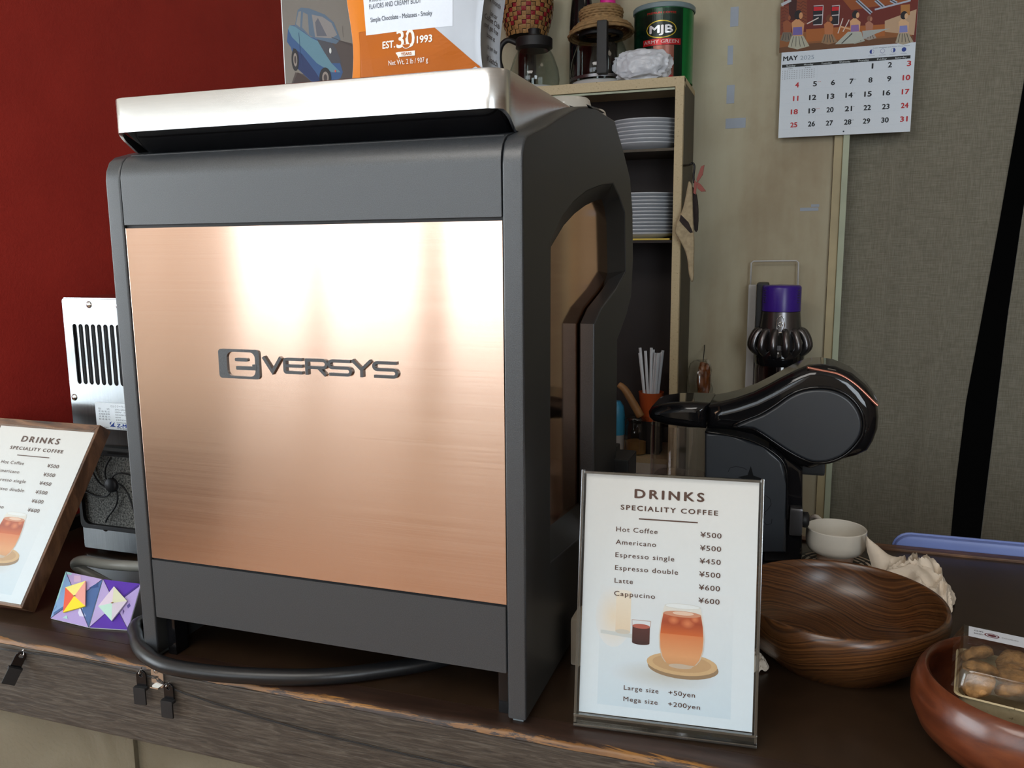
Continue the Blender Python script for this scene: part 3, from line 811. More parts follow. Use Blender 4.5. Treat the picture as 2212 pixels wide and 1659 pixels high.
# power hose looping over the counter edge
pc = smoothpath([(0.13, 0.13, 0.0082), (0.092, 0.070, 0.0082), W(800, 1451, 2, 0.0085), W(700, 1461, 2, 0.0085), W(600, 1462, 2, 0.0085), W(480, 1456, 2, 0.0085), W(387, 1444, 2, 0.0085), W(340, 1430, 2, 0.0085), W(308, 1405, 2, 0.0085), W(297, 1380, 2, 0.0085), W(305, 1345, 2, 0.0082), (-0.22, 0.11, 0.0082)], 8)
L(tube('power_hose', pc, 0.0078, M['black_rubber'], cm, 14))
# white cups upside down at the rear of the machine top
L(box('top_shelf', -0.186, 0.186, 0.36, 0.445, 0.40, 0.530, M['black_matte'], cm, 0.002))
for cy, edge, tp, zb3, lab in ((0.34, (1278, 228), (1240, 214), 0.5565, 'upturned white cup peeking over the machine top, nearer the silver tray'), (0.405, (1312, 246), (1296, 238), 0.5305, 'upturned white cup behind the first one, lower over the machine top')):
    ex = W(edge[0], edge[1], 1, cy).x; hh = W(tp[0], tp[1], 1, cy).z - zb3; rr = 0.030
    c = lathe('upturned_cup', [(0, hh), (rr * 0.84, hh), (rr * 0.90, hh - 0.002), (rr * 0.96, hh - 0.008), (rr, 0.004), (rr, 0), (rr - 0.002, 0), (rr - 0.004, hh - 0.008), (0, hh - 0.004)], M['porcelain'], seg=40)
    c.location = (ex - rr, cy, zb3); tag(c, lab, 'cup')
# ================================================================== COFFEE BAGS AND CAR PICTURE ON TOP OF THE MACHINE
ZM = 0.5322
def bag(name, label, w, h, d, o, yaw, lean, mat_side, seed, cat='coffee bag'):
    """gusseted bag: front/back/gussets; returns root and the bulge function of the front"""
    root = thing(name, label, cat, loc=o)
    root.rotation_euler = (lean, 0, yaw)
    nx, nz = 22, 26
    def bulge(u, v):
        e = (1 - (2 * u - 1) ** 4) * min(1, 0.35 + 3 * v)
        return 0.006 * e + 0.0025 * mnoise.noise(Vector((u * 4, v * 5, seed))) * e
    def front(u, v):
        side = 0.0035 * math.sin(v * 11 + seed) * (1 if u > 0.5 else -1) * abs(2 * u - 1) ** 3
        return Vector(((u - 0.5) * w + side, -d / 2 - bulge(u, v), v * h))
    vs = []; fs = []
    for j in range(nz + 1):
        for i in range(nx + 1): vs.append(front(i / nx, j / nz))
    for j in range(nz):
        for i in range(nx):
            a = j * (nx + 1) + i; fs.append((a, a + 1, a + nx + 2, a + nx + 1))
    b = len(vs)
    for j in range(nz + 1):
        for i in range(nx + 1):
            p = front(i / nx, j / nz); vs.append(Vector((p.x, -p.y, p.z)))
    for j in range(nz):
        for i in range(nx):
            a = b + j * (nx + 1) + i; fs.append((a, a + nx + 1, a + nx + 2, a + 1))
    for side in (0, nx):
        for j in range(nz):
            a = j * (nx + 1) + side; c = b + a; fs.append((a, a + nx + 1, c + nx + 1, c))
    for i in range(nx):
        fs.append((i, i + 1, b + i + 1, b + i)); a = nz * (nx + 1) + i; fs.append((a, a + 1, b + a + 1, b + a))
    fromdata('pouch', vs, fs, mat_side, root, True)
    return root, front
yb = 0.085
pl = W(757, 160, 1, yb); pr = W(1045, 140, 1, yb)
bw = (pr - pl).length + 0.002
BD = min(0.075, max(0.03, W(1083, 60, 0, pr.x - 0.001).y - yb - 0.003))
M['bag_white'] = simple('bag_white_film', rgb(190, 196, 205), 0.4, spec=0.3)
broot, bf = bag('coffee_bag', 'orange and white coffee bag standing in the silver tray on the machine', bw, 0.235, BD, ((pl.x + pr.x) / 2, yb + BD / 2, ZM), -0.02, -0.03, M['bag_white'], 2.0)
Bm = bw * 1000
def bmap(a, b, h):
    u = a / bw; p = bf(min(max(u, 0), 1), min(max(b / 0.235, 0), 1)); return Vector((p.x, p.y - h, p.z))
P = Print(0.00003); P.lift = 9
OR = rgb(214, 120, 6); OR2 = rgb(182, 94, 6)
zb0 = (W(900, 155, 1, yb).z - ZM) * 1000           # first visible line of the bag front above the rim
def zz(py, x=900): return (W(x, py, 1, yb).z - ZM) * 1000
def xx(px, y=90): return (W(px, y, 1, yb).x - pl.x) * 1000
def grid(x0, x1, y0, y1, col, nx=10, ny=10, keep=lambda x, y: True):
    P.k += 1
    for i in range(nx):
        for j in range(ny):
            xa = x0 + (x1 - x0) * i / nx; xb = x0 + (x1 - x0) * (i + 1) / nx; ya = y0 + (y1 - y0) * j / ny; yb_ = y0 + (y1 - y0) * (j + 1) / ny
            b = len(P.v)
            for p in ((xa, ya), (xb, ya), (xb, yb_), (xa, yb_)): P.v.append((p[0], p[1], P.k))
            P.f.append((b, b + 1, b + 2, b + 3)); P.c.append([col] * 4)
# orange: left strip all the way up, and the wedge whose edge climbs from lower right to the label
xe0, ye0 = xx(1035, 137), zz(137, 1035); xe1, ye1 = xx(942, 60), zz(60, 942)
def strip(xl, xr_, y0, y1, col, n=24):
    P.k += 1
    for j in range(n):
        ya = y0 + (y1 - y0) * j / n; yb_ = y0 + (y1 - y0) * (j + 1) / n
        la, lb = xl(ya), xl(yb_); ra, rb = xr_(ya), xr_(yb_); m = 10
        for i in range(m):
            b = len(P.v)
            for p in ((la + (ra - la) * i / m, ya), (la + (ra - la) * (i + 1) / m, ya), (lb + (rb - lb) * (i + 1) / m, yb_), (lb + (rb - lb) * i / m, yb_)): P.v.append((p[0], p[1], P.k))
            P.f.append((b, b + 1, b + 2, b + 3)); P.c.append([col] * 4)
yt = ye1 + 2
strip(lambda y: 0.3, lambda y: min(Bm - 0.3, xe0 + (xe1 - xe0) * (y - ye0) / (ye1 - ye0)), 0, yt, OR2)
strip(lambda y: 0.3, lambda y: xx(800, 60), yt, 234, OR)
strip(lambda y: 0.3, lambda y: xx(775, 60), 0, yt, OR)
# white label
lx0, lx1 = xx(791, 20), xx(985, 30); ly0 = zz(70, 885)
strip(lambda y: lx0, lambda y: lx1, ly0, 150, rgb(226, 232, 242), 14)
ink = rgb(70, 74, 84)
P.text('Simple Chocolate - Molasses - Smoky', xx(805, 50), zz(51, 805), 4.0, ink, xx(940, 35) - xx(804, 50), bold=0.006)
P.text('FLAVORS AND CREAMY BODY', xx(803, 22), zz(23, 803), 4.2, ink, xx(917, 5) - xx(803, 22))
P.text('A RICH, FULL BODIED CUP WITH', xx(803, 8), zz(8, 803), 4.2, ink, xx(917, 5) - xx(803, 22))
wh = rgb(240, 238, 230)
P.text('EST.', xx(833, 108), zz(109, 833), 6.2, wh, xx(861, 100) - xx(833, 108), bold=0.03)
P.text('1993', xx(909, 98), zz(98, 907), 6.2, wh, xx(942, 90) - xx(909, 98), bold=0.03)
P.text('30', xx(865, 100), zz(106, 884), 15.0, wh, xx(903, 95) - xx(865, 100), bold=0.02)
cx_, cy_ = xx(886, 100), zz(103, 886)
P.k += 9
P.ell(cx_, cy_ + 1.5, 4.6, 4.0, wh, 20, 180, 360); P.line([(cx_ + 4.2, cy_ + 1.2), (cx_ + 6.4, cy_ + 0.6), (cx_ + 4, cy_ - 1.2)], 0.8, wh)
P.ell(cx_, cy_ + 1.2, 3.8, 3.1, OR2, 20, 180, 360)
P.line([(cx_ - 1, cy_ + 3), (cx_ - 2, cy_ + 6), (cx_, cy_ + 8), (cx_ - 1, cy_ + 10.5)], 1.0, OR2)
P.rect(cx_ - 8.5, cy_ - 9.2, cx_ + 8.5, cy_ - 4.9, wh); P.poly([(cx_ - 8.5, cy_ - 9.2), (cx_ - 8.5, cy_ - 5), (cx_ - 10.8, cy_ - 5.4), (cx_ - 7, cy_ - 11)], wh)
P.text('YEARS', cx_, cy_ - 8.3, 2.5, OR2, 10.5, 'c', bold=0.02)
P.text('Net Wt. 2 lb / 907 g', xx(848, 145), zz(146, 848), 4.4, wh, xx(934, 135) - xx(848, 145))
P.build('bag_print', bmap, broot, M['ink_gloss'])

# print on the side gusset
P = Print(0.00006)
gk = rgb(74, 66, 66)
for (t_, py, x0_, wd_) in (('a month', 8, 10, 24), ('Join our', 34, 14, 16), ('Coffee Club', 48, 4, 34), ('and get free', 64, 6, 30), ('beans at', 82, 12, 18), ('at your door', 106, 14, 22), ('Klatch', 134, 12, 24)):
    P.text(t_, x0_, (W(1060, py, 0, pr.x).z - ZM) * 1000, 4.2 if t_ != 'Klatch' else 5.5, gk, wd_, bold=0.01)
P.build('gusset_print', lambda a, b_, h: Vector((bw / 2 + 0.0035 * math.sin((b_ / 0.235) * 11 + 2.0) + h + 0.0006, -BD / 2 + a * BD / 0.044, b_)), broot)

# picture of a vintage car
yp = 0.215
q0 = W(607, 0, 1, yp); q1 = W(617, 178, 1, yp)
pxl = q1.x - 0.001; pic = thing('car_picture', 'upright picture of an old blue car standing behind the orange bag', 'picture', loc=(pxl, yp, ZM))
zt = 0.24
b = box('board', 0, 0.155, 0, 0.004, 0.0, zt, M['paper'], pic, 0.0004)
P = Print()
mp = planemap((0, -0.0002, 0), (1, 0, 0), (0, 0, 1))
def pp(px, py):
    q = W(px, py, 1, yp); return ((q.x - pxl) * 1000, (q.z - ZM) * 1000)
def ppl(o, k, pts): return [pp(o[0] + k * a, o[1] + k * b_) for a, b_ in pts]
bgc = rgb(138, 128, 118)
P.rect(1.2, 0, 155, zt * 1000 - 1, rgb(122, 114, 105), rgb(98, 92, 87))
K = 0.24412; O0 = (580, 0)
P.poly(ppl(O0, K, [(560, 320), (640, 360), (800, 400), (1300, 560), (1300, 900), (150, 900), (240, 640), (500, 700)]), rgb(70, 58, 54))
P.poly(ppl(O0, K, [(150, 900), (260, 640), (420, 740), (560, 900)]), rgb(58, 42, 38))
# body
P.poly(ppl(O0, K, [(175, 255), (190, 225), (235, 225), (380, 330), (540, 350), (600, 440), (660, 640), (640, 690), (560, 740), (380, 720), (250, 600), (200, 420), (165, 370)]), rgb(44, 74, 116))
P.poly(ppl(O0, K, [(175, 255), (190, 225), (235, 235), (380, 335), (450, 370), (560, 560), (640, 640), (560, 640), (430, 560), (300, 420), (210, 330)]), rgb(84, 118, 132))
P.poly(ppl(O0, K, [(215, 420), (300, 480), (420, 640), (470, 720), (380, 715), (250, 600)]), rgb(26, 40, 82))
P.poly(ppl(O0, K, [(430, 350), (540, 360), (600, 430), (650, 560), (560, 560), (500, 470)]), rgb(62, 60, 66))
# cabin
P.poly(ppl(O0, K, [(235, 235), (260, 90), (290, 68), (360, 75), (500, 130), (580, 200), (640, 350), (600, 390), (420, 345)]), rgb(78, 94, 112))
P.poly(ppl(O0, K, [(245, 215), (268, 105), (290, 100), (282, 245)]), rgb(118, 114, 110))
P.poly(ppl(O0, K, [(300, 245), (308, 108), (350, 130), (362, 310)]), rgb(112, 108, 104))
P.poly(ppl(O0, K, [(385, 130), (480, 150), (560, 205), (610, 310), (560, 340), (415, 330)]), rgb(122, 116, 114))
P.poly(ppl(O0, K, [(415, 200), (440, 160), (470, 220), (520, 320), (430, 320)]), rgb(84, 84, 92))
P.line(ppl(O0, K, [(270, 290), (285, 470), (300, 600)]), 0.5, rgb(30, 50, 90))
for (a, b_, r1, r2) in ((238, 530, 4.6, 12), (505, 690, 7.5, 11)):
    q = pp(580 + K * a, K * b_); P.ell(q[0], q[1], r1, r2, rgb(30, 26, 28)); P.ell(q[0] + 0.3, q[1], r1 * 0.55, r2 * 0.6, rgb(130, 118, 110)); P.ell(q[0] + 0.3, q[1], r1 * 0.3, r2 * 0.35, rgb(60, 50, 48))
q = pp(580 + K * 550, K * 450); P.ell(q[0], q[1], 1.4, 3, rgb(190, 190, 186))
q = pp(580 + K * 595, K * 630); P.ell(q[0], q[1], 1.0, 1.4, rgb(180, 70, 60))
P.line(ppl(O0, K, [(560, 330), (800, 430), (1000, 520)]), 0.5, rgb(60, 50, 48)); P.line(ppl(O0, K, [(655, 230), (665, 330)]), 0.3, rgb(70, 60, 60))
P.build('artwork', mp, pic)

# ================================================================== DRINKS MENUS
BR = rgb(84, 54, 44)
def menu_print():
    P = Print(0.00003)
    pw = rgb(226, 228, 230)
    P.rect(0, 0, 148, 206, rgb(218, 228, 236), rgb(228, 224, 220))
    P.rect(16, 8, 130, 110, rgb(206, 220, 230), rgb(224, 225, 226))
    P.fade(28, 84, 16, 26, rgb(232, 214, 190), rgb(224, 225, 226))
    P.fade(72, 38, 46, 13, rgb(196, 194, 188), rgb(212, 221, 229))
    P.poly([(17, 72), (60, 70), (60, 66), (17, 69)], rgb(204, 206, 204))
    # tall pale latte glass
    P.rect(30, 72, 43, 106, rgb(228, 206, 180), rgb(236, 222, 202)); P.ell(36.5, 72, 6.5, 2, rgb(206, 196, 182)); P.ell(36.5, 106, 6.5, 1.6, rgb(236, 226, 212))
    # small coffee shot
    P.rect(44.8, 64, 60, 78, rgb(66, 32, 32), rgb(84, 40, 38)); P.ell(52.4, 64, 7.6, 1.8, rgb(60, 28, 28)); P.ell(52.4, 78, 7.6, 2.0, rgb(178, 92, 78)); P.line([(44.6, 78), (44.2, 83), (60.6, 83), (60.2, 78)], 0.5, rgb(190, 160, 150))
    # saucer
    P.ell(89, 46.5, 30, 9.5, rgb(150, 122, 92)); P.ell(88, 49.5, 30, 9.5, rgb(206, 170, 126)); P.ell(88, 50.0, 25, 7.3, rgb(192, 154, 112))
    # glass of iced latte, banded
    sil = [(72, 98), (70.3, 92), (68.6, 82), (67.8, 72), (68.4, 62), (70.6, 54), (75, 48.2), (80, 46.2), (94, 46.2), (99, 48.2), (103.6, 54), (106, 62), (106.6, 72), (105.8, 82), (104, 92), (102.4, 98)]
    def cut(y0, y1, ca, cb, ins=0.0):
        n = 14; P.k += 1
        left = sorted([p for p in sil[:9]], key=lambda p: p[1]); right = sorted(sil[8:], key=lambda p: p[1])
        def at(arr, y):
            for a, b_ in zip(arr[:-1], arr[1:]):
                if a[1] <= y <= b_[1]: return a[0] + (b_[0] - a[0]) * (y - a[1]) / max(1e-6, b_[1] - a[1])
            return arr[0][0] if y < arr[0][1] else arr[-1][0]
        for i in range(n):
            ya = y0 + (y1 - y0) * i / n; yb_ = y0 + (y1 - y0) * (i + 1) / n; b = len(P.v)
            for p in ((at(left, ya) + ins, ya), (at(right, ya) - ins, ya), (at(right, yb_) - ins, yb_), (at(left, yb_) + ins, yb_)): P.v.append((p[0], p[1], P.k))
            P.f.append((b, b + 1, b + 2, b + 3)); c = lambda t: [ca[q] + (cb[q] - ca[q]) * t for q in range(3)] + [1]
            P.c.append([c(i / n)] * 2 + [c((i + 1) / n)] * 2)
    cut(46.3, 98, rgb(196, 176, 156), rgb(226, 222, 214))
    cut(49, 56, rgb(206, 150, 104), rgb(222, 158, 108), 1.0); cut(56, 74, rgb(222, 158, 108), rgb(216, 126, 74), 1.0)
    cut(74, 84, rgb(206, 100, 46), rgb(164, 66, 32), 1.0); cut(84, 91.5, rgb(164, 66, 32), rgb(190, 96, 60), 1.0)
    for (a, b_, r) in ((80, 86, 5), (92, 84, 6), (98, 88, 4)): P.fade(a, b_, r, r * 0.8, rgb(222, 130, 84), rgb(176, 76, 40))
    P.ell(87.2, 91.5, 16, 2.6, rgb(206, 142, 112)); P.ell(88, 92.2, 9, 1.6, rgb(232, 198, 176))
    P.ell(87.2, 98, 15.2, 2.2, rgb(214, 212, 206)); P.ell(87.2, 98, 14.4, 1.8, rgb(230, 232, 232)); P.ell(87, 47.6, 10, 2.0, rgb(196, 176, 156))
    # words
    P.text('DRINKS', 73, 187.4, 7.4, BR, 59, 'c', bold=0.035, spacing=1.35)
    P.text('SPECIALITY COFFEE', 73, 176.6, 4.1, BR, 83, 'c', bold=0.03, spacing=1.3)
    P.rect(47.5, 169.0, 98, 170.1, BR)
    rows = [('Hot Coffee', '\u00a5500', 36), ('Americano', '\u00a5500', 35), ('Espresso single', '\u00a5450', 51), ('Espresso double', '\u00a5500', 54.5), ('Latte', '\u00a5600', 16), ('Cappucino', '\u00a5600', 35.5)]
    for i, (a, b_, wd_) in enumerate(rows):
        y = 157.6 - i * 11.05
        P.text(a, 28, y, 4.1, BR, wd_, bold=0.006, spacing=1.15); P.text(b_, 100.5, y, 4.3, BR, 17.6, bold=0.01, spacing=1.1)
    for i, (a, b_, wa, wb) in enumerate((('Large size', '+50yen', 30, 22.5), ('Mega size', '+200yen', 29.5, 27))):
        y = 22.8 - i * 9.6
        P.text(a, 39, y, 3.9, BR, wa, bold=0.006, spacing=1.15); P.text(b_, 77.5, y, 3.9, BR, wb, bold=0.006, spacing=1.1)
    return P
# --- acrylic stand on the right
BL = W(1240, 1566, 2, 0.0); BRt = W(1645, 1617, 2, 0.0)
u = (BRt - BL); u.z = 0; wst = u.length; u.normalize()
tl = W(1258, 1028, 1, 0.052); 
nv = Vector((u.y, -u.x, 0))                 # outwards, to the camera
ang = math.radians(10.5)
vup = Vector((0, 0, 1)) * math.cos(ang) - nv * math.sin(ang)
st = thing('menu_stand', 'clear acrylic stand holding the white drinks menu at the machine\'s right corner', 'menu stand', loc=BL)
Mst = frame_mat((0, 0, 0), u, vup)
def inst(o, Mx):
    o.data.transform(Mx); return o
hs = 0.2215; w_ = wst - 0.004
inst(box('front_sheet', 0, w_, 0.004, hs, 0.0015, 0.0035, M['acrylic'], st, 0.0003), Mst)
inst(box('back_sheet', 0, w_, 0.004, hs, -0.0035, -0.0015, M['acrylic'], st, 0.0003), Mst)
for a, b_ in ((0, 0.0024), (w_ - 0.0024, w_)): inst(box('side_edge', a, b_, 0.004, hs + 0.001, -0.0036, 0.0042, M['acrylic_edge'], st, 0.0005), Mst)
inst(box('top_edge', 0.0024, w_ - 0.0024, hs - 0.0022, hs, -0.0036, 0.0040, M['acrylic_edge'], st, 0.0005), Mst)
inst(box('bottom_edge', 0.0, w_, 0.009, 0.0115, -0.0036, 0.0046, M['acrylic_edge'], st, 0.0005), Mst)
inst(box('bottom_edge', 0.0, w_, 0.001, 0.0035, -0.0036, 0.0046, M['acrylic_edge'], st, 0.0005), Mst)
ft = box('foot_plate', 0, w_, -0.05, 0.004, 0.0, 0.0025, M['acrylic'], st, 0.0003)
ft.data.transform(Matrix(((u.x, -nv.x, 0, 0), (u.y, -nv.y, 0, 0), (0, 0, 1, 0), (0, 0, 0, 1))) @ Matrix.Translation((0, 0.05, 0)))
pw_ = 0.1480 * (w_ - 0.0075) / 0.148
mo = Vector(Mst @ Vector(((w_ - pw_) / 2, 0.0125, -0.0008)))
un = Vector(u)
nn = u.cross(vup)
k_ = pw_ / 0.148; kv = 0.2065 / 0.206
sheet = box('menu_sheet', (w_ - pw_) / 2, (w_ + pw_) / 2, 0.0120, 0.0125 + 0.2065, -0.0011, -0.0008, M['paper'], st); inst(sheet, Mst)
menu_print().build('menu_print', lambda a, b_, h: mo + un * (a * k_) + vup * (b_ * kv) + nn * h, st)
# --- wooden framed menu on the left
fr0 = W(60, 1331, 2, 0.0)
th = math.radians(36); vu = Vector((0, math.sin(th), math.cos(th)))
fw, fh = 0.176, 0.229
mf = thing('framed_menu', 'drinks menu in a walnut wood frame leaning at the left edge', 'menu board', loc=(fr0.x - fw, fr0.y, 0.0))
Mf = frame_mat((0, 0, 0), (1, 0, 0), vu)
t_ = 0.0125; D0, D1 = -0.012, 0.008
yaw = -0.03
Ry = Matrix.Rotation(yaw, 4, 'Z')
Mf = Matrix.Translation((0, 0.0, 0.0125 * math.sin(th))) @ Mf
def inf(o): o.data.transform(Mf); return o
inf(prism('frame_rail', [(0, fh), (fw, fh), (fw - t_, fh - t_), (t_, fh - t_)], 2, D0, D1, M['walnut_frame'], mf, 0.0006))
inf(prism('frame_rail', [(0, 0), (fw, 0), (fw - t_, t_), (t_, t_)][::-1], 2, D0, D1, M['walnut_frame'], mf, 0.0006))
inf(prism('frame_stile', [(fw, 0), (fw, fh), (fw - t_, fh - t_), (fw - t_, t_)], 2, D0, D1, M['walnut_frame_v'], mf, 0.0006))
inf(prism('frame_stile', [(0, 0), (0, fh), (t_, fh - t_), (t_, t_)][::-1], 2, D0, D1, M['walnut_frame_v'], mf, 0.0006))
inf(box('back_board', 0.006, fw - 0.006, 0.006, fh - 0.006, D0 + 0.0005, -0.004, M['walnut_frame'], mf))
mo2 = Mf @ Vector((fw - 0.0035 - 0.154, 0.004, D1 + 0.0003)); un2 = Vector((1, 0, 0)); nn2 = un2.cross(vu)
inf(box('menu_sheet', fw - 0.0035 - 0.154, fw - 0.0035, 0.004, 0.004 + 0.214, D1 + 0.0001, D1 + 0.0004, M['paper'], mf))
inf(box('clear_cover', fw - 0.006 - 0.154, fw - 0.002, 0.002, 0.004 + 0.216, D1 + 0.0016, D1 + 0.0022, M['acrylic'], mf, 0.0002))
menu_print().build('menu_print', lambda a, b_, h: mo2 + un2 * (a * 1.04) + vu * (b_ * 1.038) + nn2 * h, mf)

# ================================================================== MILK COOLER
YC = 0.222
mc = thing('milk_cooler', 'brushed steel milk cooler with vent slots and fan at the machine\'s left', 'cooler', loc=(-0.41, YC, 0))
def lc(o): return local(o, mc)
cx0 = W(132, 645, 1, YC).x + 0.0005; cz1 = W(132, 645, 1, YC).z; cx1 = -0.285
lc(box('cabinet', cx0 + 0.001, cx1, YC + 0.004, 0.46, 0.006, cz1 - 0.001, M['black_matte'], mc, 0.001))
lc(box('casing', cx0 + 0.0005, cx1, YC + 0.0025, 0.46, cz1 - 0.003, cz1 + 0.0015, M['steel'], mc, 0.001))
lc(box('casing', cx0 - 0.0005, cx0 + 0.002, YC + 0.0025, 0.46, 0.006, cz1, M['steel'], mc, 0.0004))
slots = []
s0 = W(160.5, 700, 1, YC); s1 = W(172.5, 829, 1, YC)
pitch = W(173.7, 700.5, 1, YC).x - s0.x
sx0 = (s0.x + s1.x) / 2
for i in range(12):
    slots.append(roundrect(sx0 + i * pitch - 0.0034, sx0 + i * pitch + 0.0034, s1.z, s0.z, 0.00335, 5))
oc = roundrect(cx0, cx1, 0.006, cz1, 0.003, 3)
lc(curve_mesh('front_panel', [oc] + slots, M['steel'], mc, frame_mat((0, YC + 0.001, 0), (1, 0, 0), (0, 0, 1)), ext=0.0008, bev=0.0003, bres=1))
def dome(name, px, py, r, y, parent, mat, loc_f):
    q = W(px, py, 1, y)
    pr_ = [(0, r * 0.55), (r * 0.5, r * 0.48), (r * 0.85, r * 0.25), (r, 0), (r, -0.001)]
    vs, fs = lathe_data(pr_, 16)
    vs = [(q.x + a, y - c, q.z + b_) for a, b_, c in vs]
    return loc_f(fromdata(name, vs, fs, mat, parent, True))
for px, py in ((192, 658), (256, 660), (161, 858), (166, 927), (228, 1141)): dome('screw', px, py, 0.0048, YC, mc, M['screw'], lc)
# rating plate
sp0 = W(203, 868, 1, YC - 0.0002); sp1 = W(209, 925, 1, YC - 0.0002)
lw = 0.086; lh = sp0.z - sp1.z
P = Print(0.00003); nm_ = lambda a, b_, h: Vector((sp0.x + 0.0015 + a, YC - 0.0003 - h, sp1.z + b_))
P.poly(roundrect(0, lw * 1000, 0, lh * 1000, 2.5, 4), rgb(214, 222, 228))
g = rgb(70, 78, 88)
P.text('\u30df\u30eb\u30af\u30af\u30fc\u30e9\u30fc', 26, lh * 1000 - 5.8, 2.6, g, 24)
R5 = [('\u578b      \u5f0f', 'ZMC-0ANF-OH'), ('\u5b9a \u683c \u96fb \u5727', '100V  1\u03c6'), ('\u5b9a\u683c\u5468\u6ce2\u6570', '50/60HZ'), ('\u6d88 \u8cbb \u96fb \u529b', '60W'), ('\u88fd \u9020 \u756a \u53f7', '23022186')]
for i, (a, b_) in enumerate(R5):
    y = lh * 1000 - 9.6 - i * 3.5
    P.text(a, 5, y, 1.8, g, 19); P.text(b_, 33, y, 1.9, g, (26, 20, 18, 9, 24)[i])
nb = rgb(30, 62, 140)
yy_ = 2.6
P.poly([(22, yy_ + 1), (31, yy_ + 8), (29, yy_ + 3), (33, yy_ + 1)], nb); P.poly([(22, yy_ + 6), (26, yy_ + 8.4), (23, yy_ + 3)], nb)
P.text('Z-MAX', 34, yy_ + 1, 4.6, nb, 29, bold=0.04, skew=0.12); P.text('TECHNICAL INNOVATION', 34, yy_ + 6.6, 1.3, g, 27, bold=0.02)
P.text('\u88fd\u9020\u5143', 12, 1.0, 1.6, g, 8); P.text('\u4e2d\u6771\u96fb\u6a5f\u5de5\u696d', 34, 0.9, 1.6, g, 26)
lc(P.build('rating_label', nm_, mc))
# fan guard
ga = W(178, 962, 1, YC); gb = W(190, 1122, 1, YC); fx0 = (ga.x + gb.x) / 2 - 0.001; fz0, fz1 = gb.z, ga.z; fs_ = fz1 - fz0; fs_ = 0.112; fz0 = fz1 - fs_
fcx, fcz = W(246, 1046, 1, YC - 0.006).x, W(246, 1046, 1, YC - 0.006).z
mF = frame_mat((0, YC - 0.006, 0), (1, 0, 0), (0, 0, 1))
lc(curve_mesh('fan_frame', [roundrect(fx0, fx0 + fs_ * 1.02, fz0, fz1, 0.006, 4), roundrect(fx0 + 0.006, fx0 + fs_ * 1.02 - 0.006, fz0 + 0.006, fz1 - 0.008, 0.011, 4)], M['black_matte'], mc, mF, ext=0.006, bev=0.0008, bres=1))
lc(box('filter_foam', fx0 + 0.004, fx0 + fs_, YC - 0.008, YC - 0.001, fz0 + 0.004, fz1 - 0.006, M['foam'], mc))
for i in range(2): lc(box('clip_slot', fx0 + 0.012 + i * 0.045, fx0 + 0.045 + i * 0.045, YC - 0.0128, YC - 0.004, fz1 - 0.0048, fz1 - 0.0018, M['dark'], mc))
vs, fs = lathe_data([(0, 0.002), (0.0085, 0.002), (0.0098, 0.0005), (0.0098, -0.004)], 24)
lc(fromdata('fan_hub', [(fcx + a, YC - 0.0115 - c, fcz + b_) for a, b_, c in vs], fs, M['black_matte'], mc, True))
for k in range(6):
    a0 = math.radians(60 * k + 20); pts = []
    for j in range(12):
        t = j / 11; r = 0.009 + 0.046 * t; a = a0 - 1.15 * math.sin(t * PI * 0.5) 
        x, z = fcx + r * math.cos(a), fcz + r * math.sin(a)
        if fx0 + 0.005 < x < fx0 + fs_ - 0.003 and fz0 + 0.005 < z < fz1 - 0.007: pts.append((x, YC - 0.0105, z))
    lc(tube('guard_rib', pts, 0.0011, M['black_matte'], mc, 6))
# drain hose
hp = smoothpath([W(235, 1262, 1, 0.135), W(200, 1243, 1, 0.125), W(172, 1228, 1, 0.12), W(163, 1217, 1, 0.118), W(180, 1211, 1, 0.116), W(230, 1219, 1, 0.112), W(300, 1223, 1, 0.112), W(380, 1222, 1, 0.13)], 7)
lc(tube('drain_hose', hp, 0.0062, M['grey_hose'], mc, 12))
for fx in (cx0 + 0.015, cx1 - 0.015): lc(box('foot', fx - 0.008, fx + 0.008, YC + 0.015, YC + 0.035, 0, 0.008, M['black_rubber'], mc))
struct(box('baseboard_left', -0.61, -0.600, 0.17, 0.556, 0.0, 0.018, M['dark']))

# ================================================================== FOLDED PAPER ORNAMENTS
def origami(BLp, BRp, TRp, TLp, base_cols, name, label, pats):
    BLp, BRp, TRp, TLp = map(Vector, (BLp, BRp, TRp, TLp))
    n = (BRp - BLp).cross(TLp - BLp).normalized()
    o = thing(name, label, 'paper ornament', loc=BLp)
    def q(a, b_, h): return (BLp * (1 - a) * (1 - b_) + BRp * a * (1 - b_) + TRp * a * b_ + TLp * (1 - a) * b_) + n * h - BLp
    # backing with thickness
    vs = [q(a, b_, h) for h in (-0.0014, 0.0) for a, b_ in ((0, 0), (1, 0), (1, 1), (0, 1))]
    fromdata('backing', vs, [(3, 2, 1, 0), (0, 1, 5, 4), (1, 2, 6, 5), (2, 3, 7, 6), (3, 0, 4, 7), (4, 5, 6, 7)], M['paper'], o)
    P = Print(0.00003)
    C = (500, 500)
    cor = [(0, 0), (1000, 0), (1000, 1000), (0, 1000)]
    for i in range(4):
        a, b_ = cor[i], cor[(i + 1) % 4]
        P.poly([a, b_, C], base_cols[i])
    for pt in pats: P.poly(pt[0], pt[1])
    for i in range(4): P.line([cor[i], C], 10, rgb(70, 60, 90))
    P.build('folded_flaps', lambda a, b_, h: q(a, b_, h + 0.0005), o)
    return o, q, n
yT, zT = 0.078, 0.0
T1 = W(143, 1235, 1, 0.079); T2 = W(223, 1252, 1, 0.077); T3 = W(305, 1262, 1, 0.080)
B1 = W(110, 1336, 2, 0.0015); B2 = W(193, 1356, 2, 0.0015); B3 = W(277, 1361, 2, 0.0015)
lil = rgb(172, 150, 196); blu = rgb(72, 100, 150); vio = rgb(84, 46, 160); mint = rgb(150, 200, 200); sky = rgb(120, 160, 200)
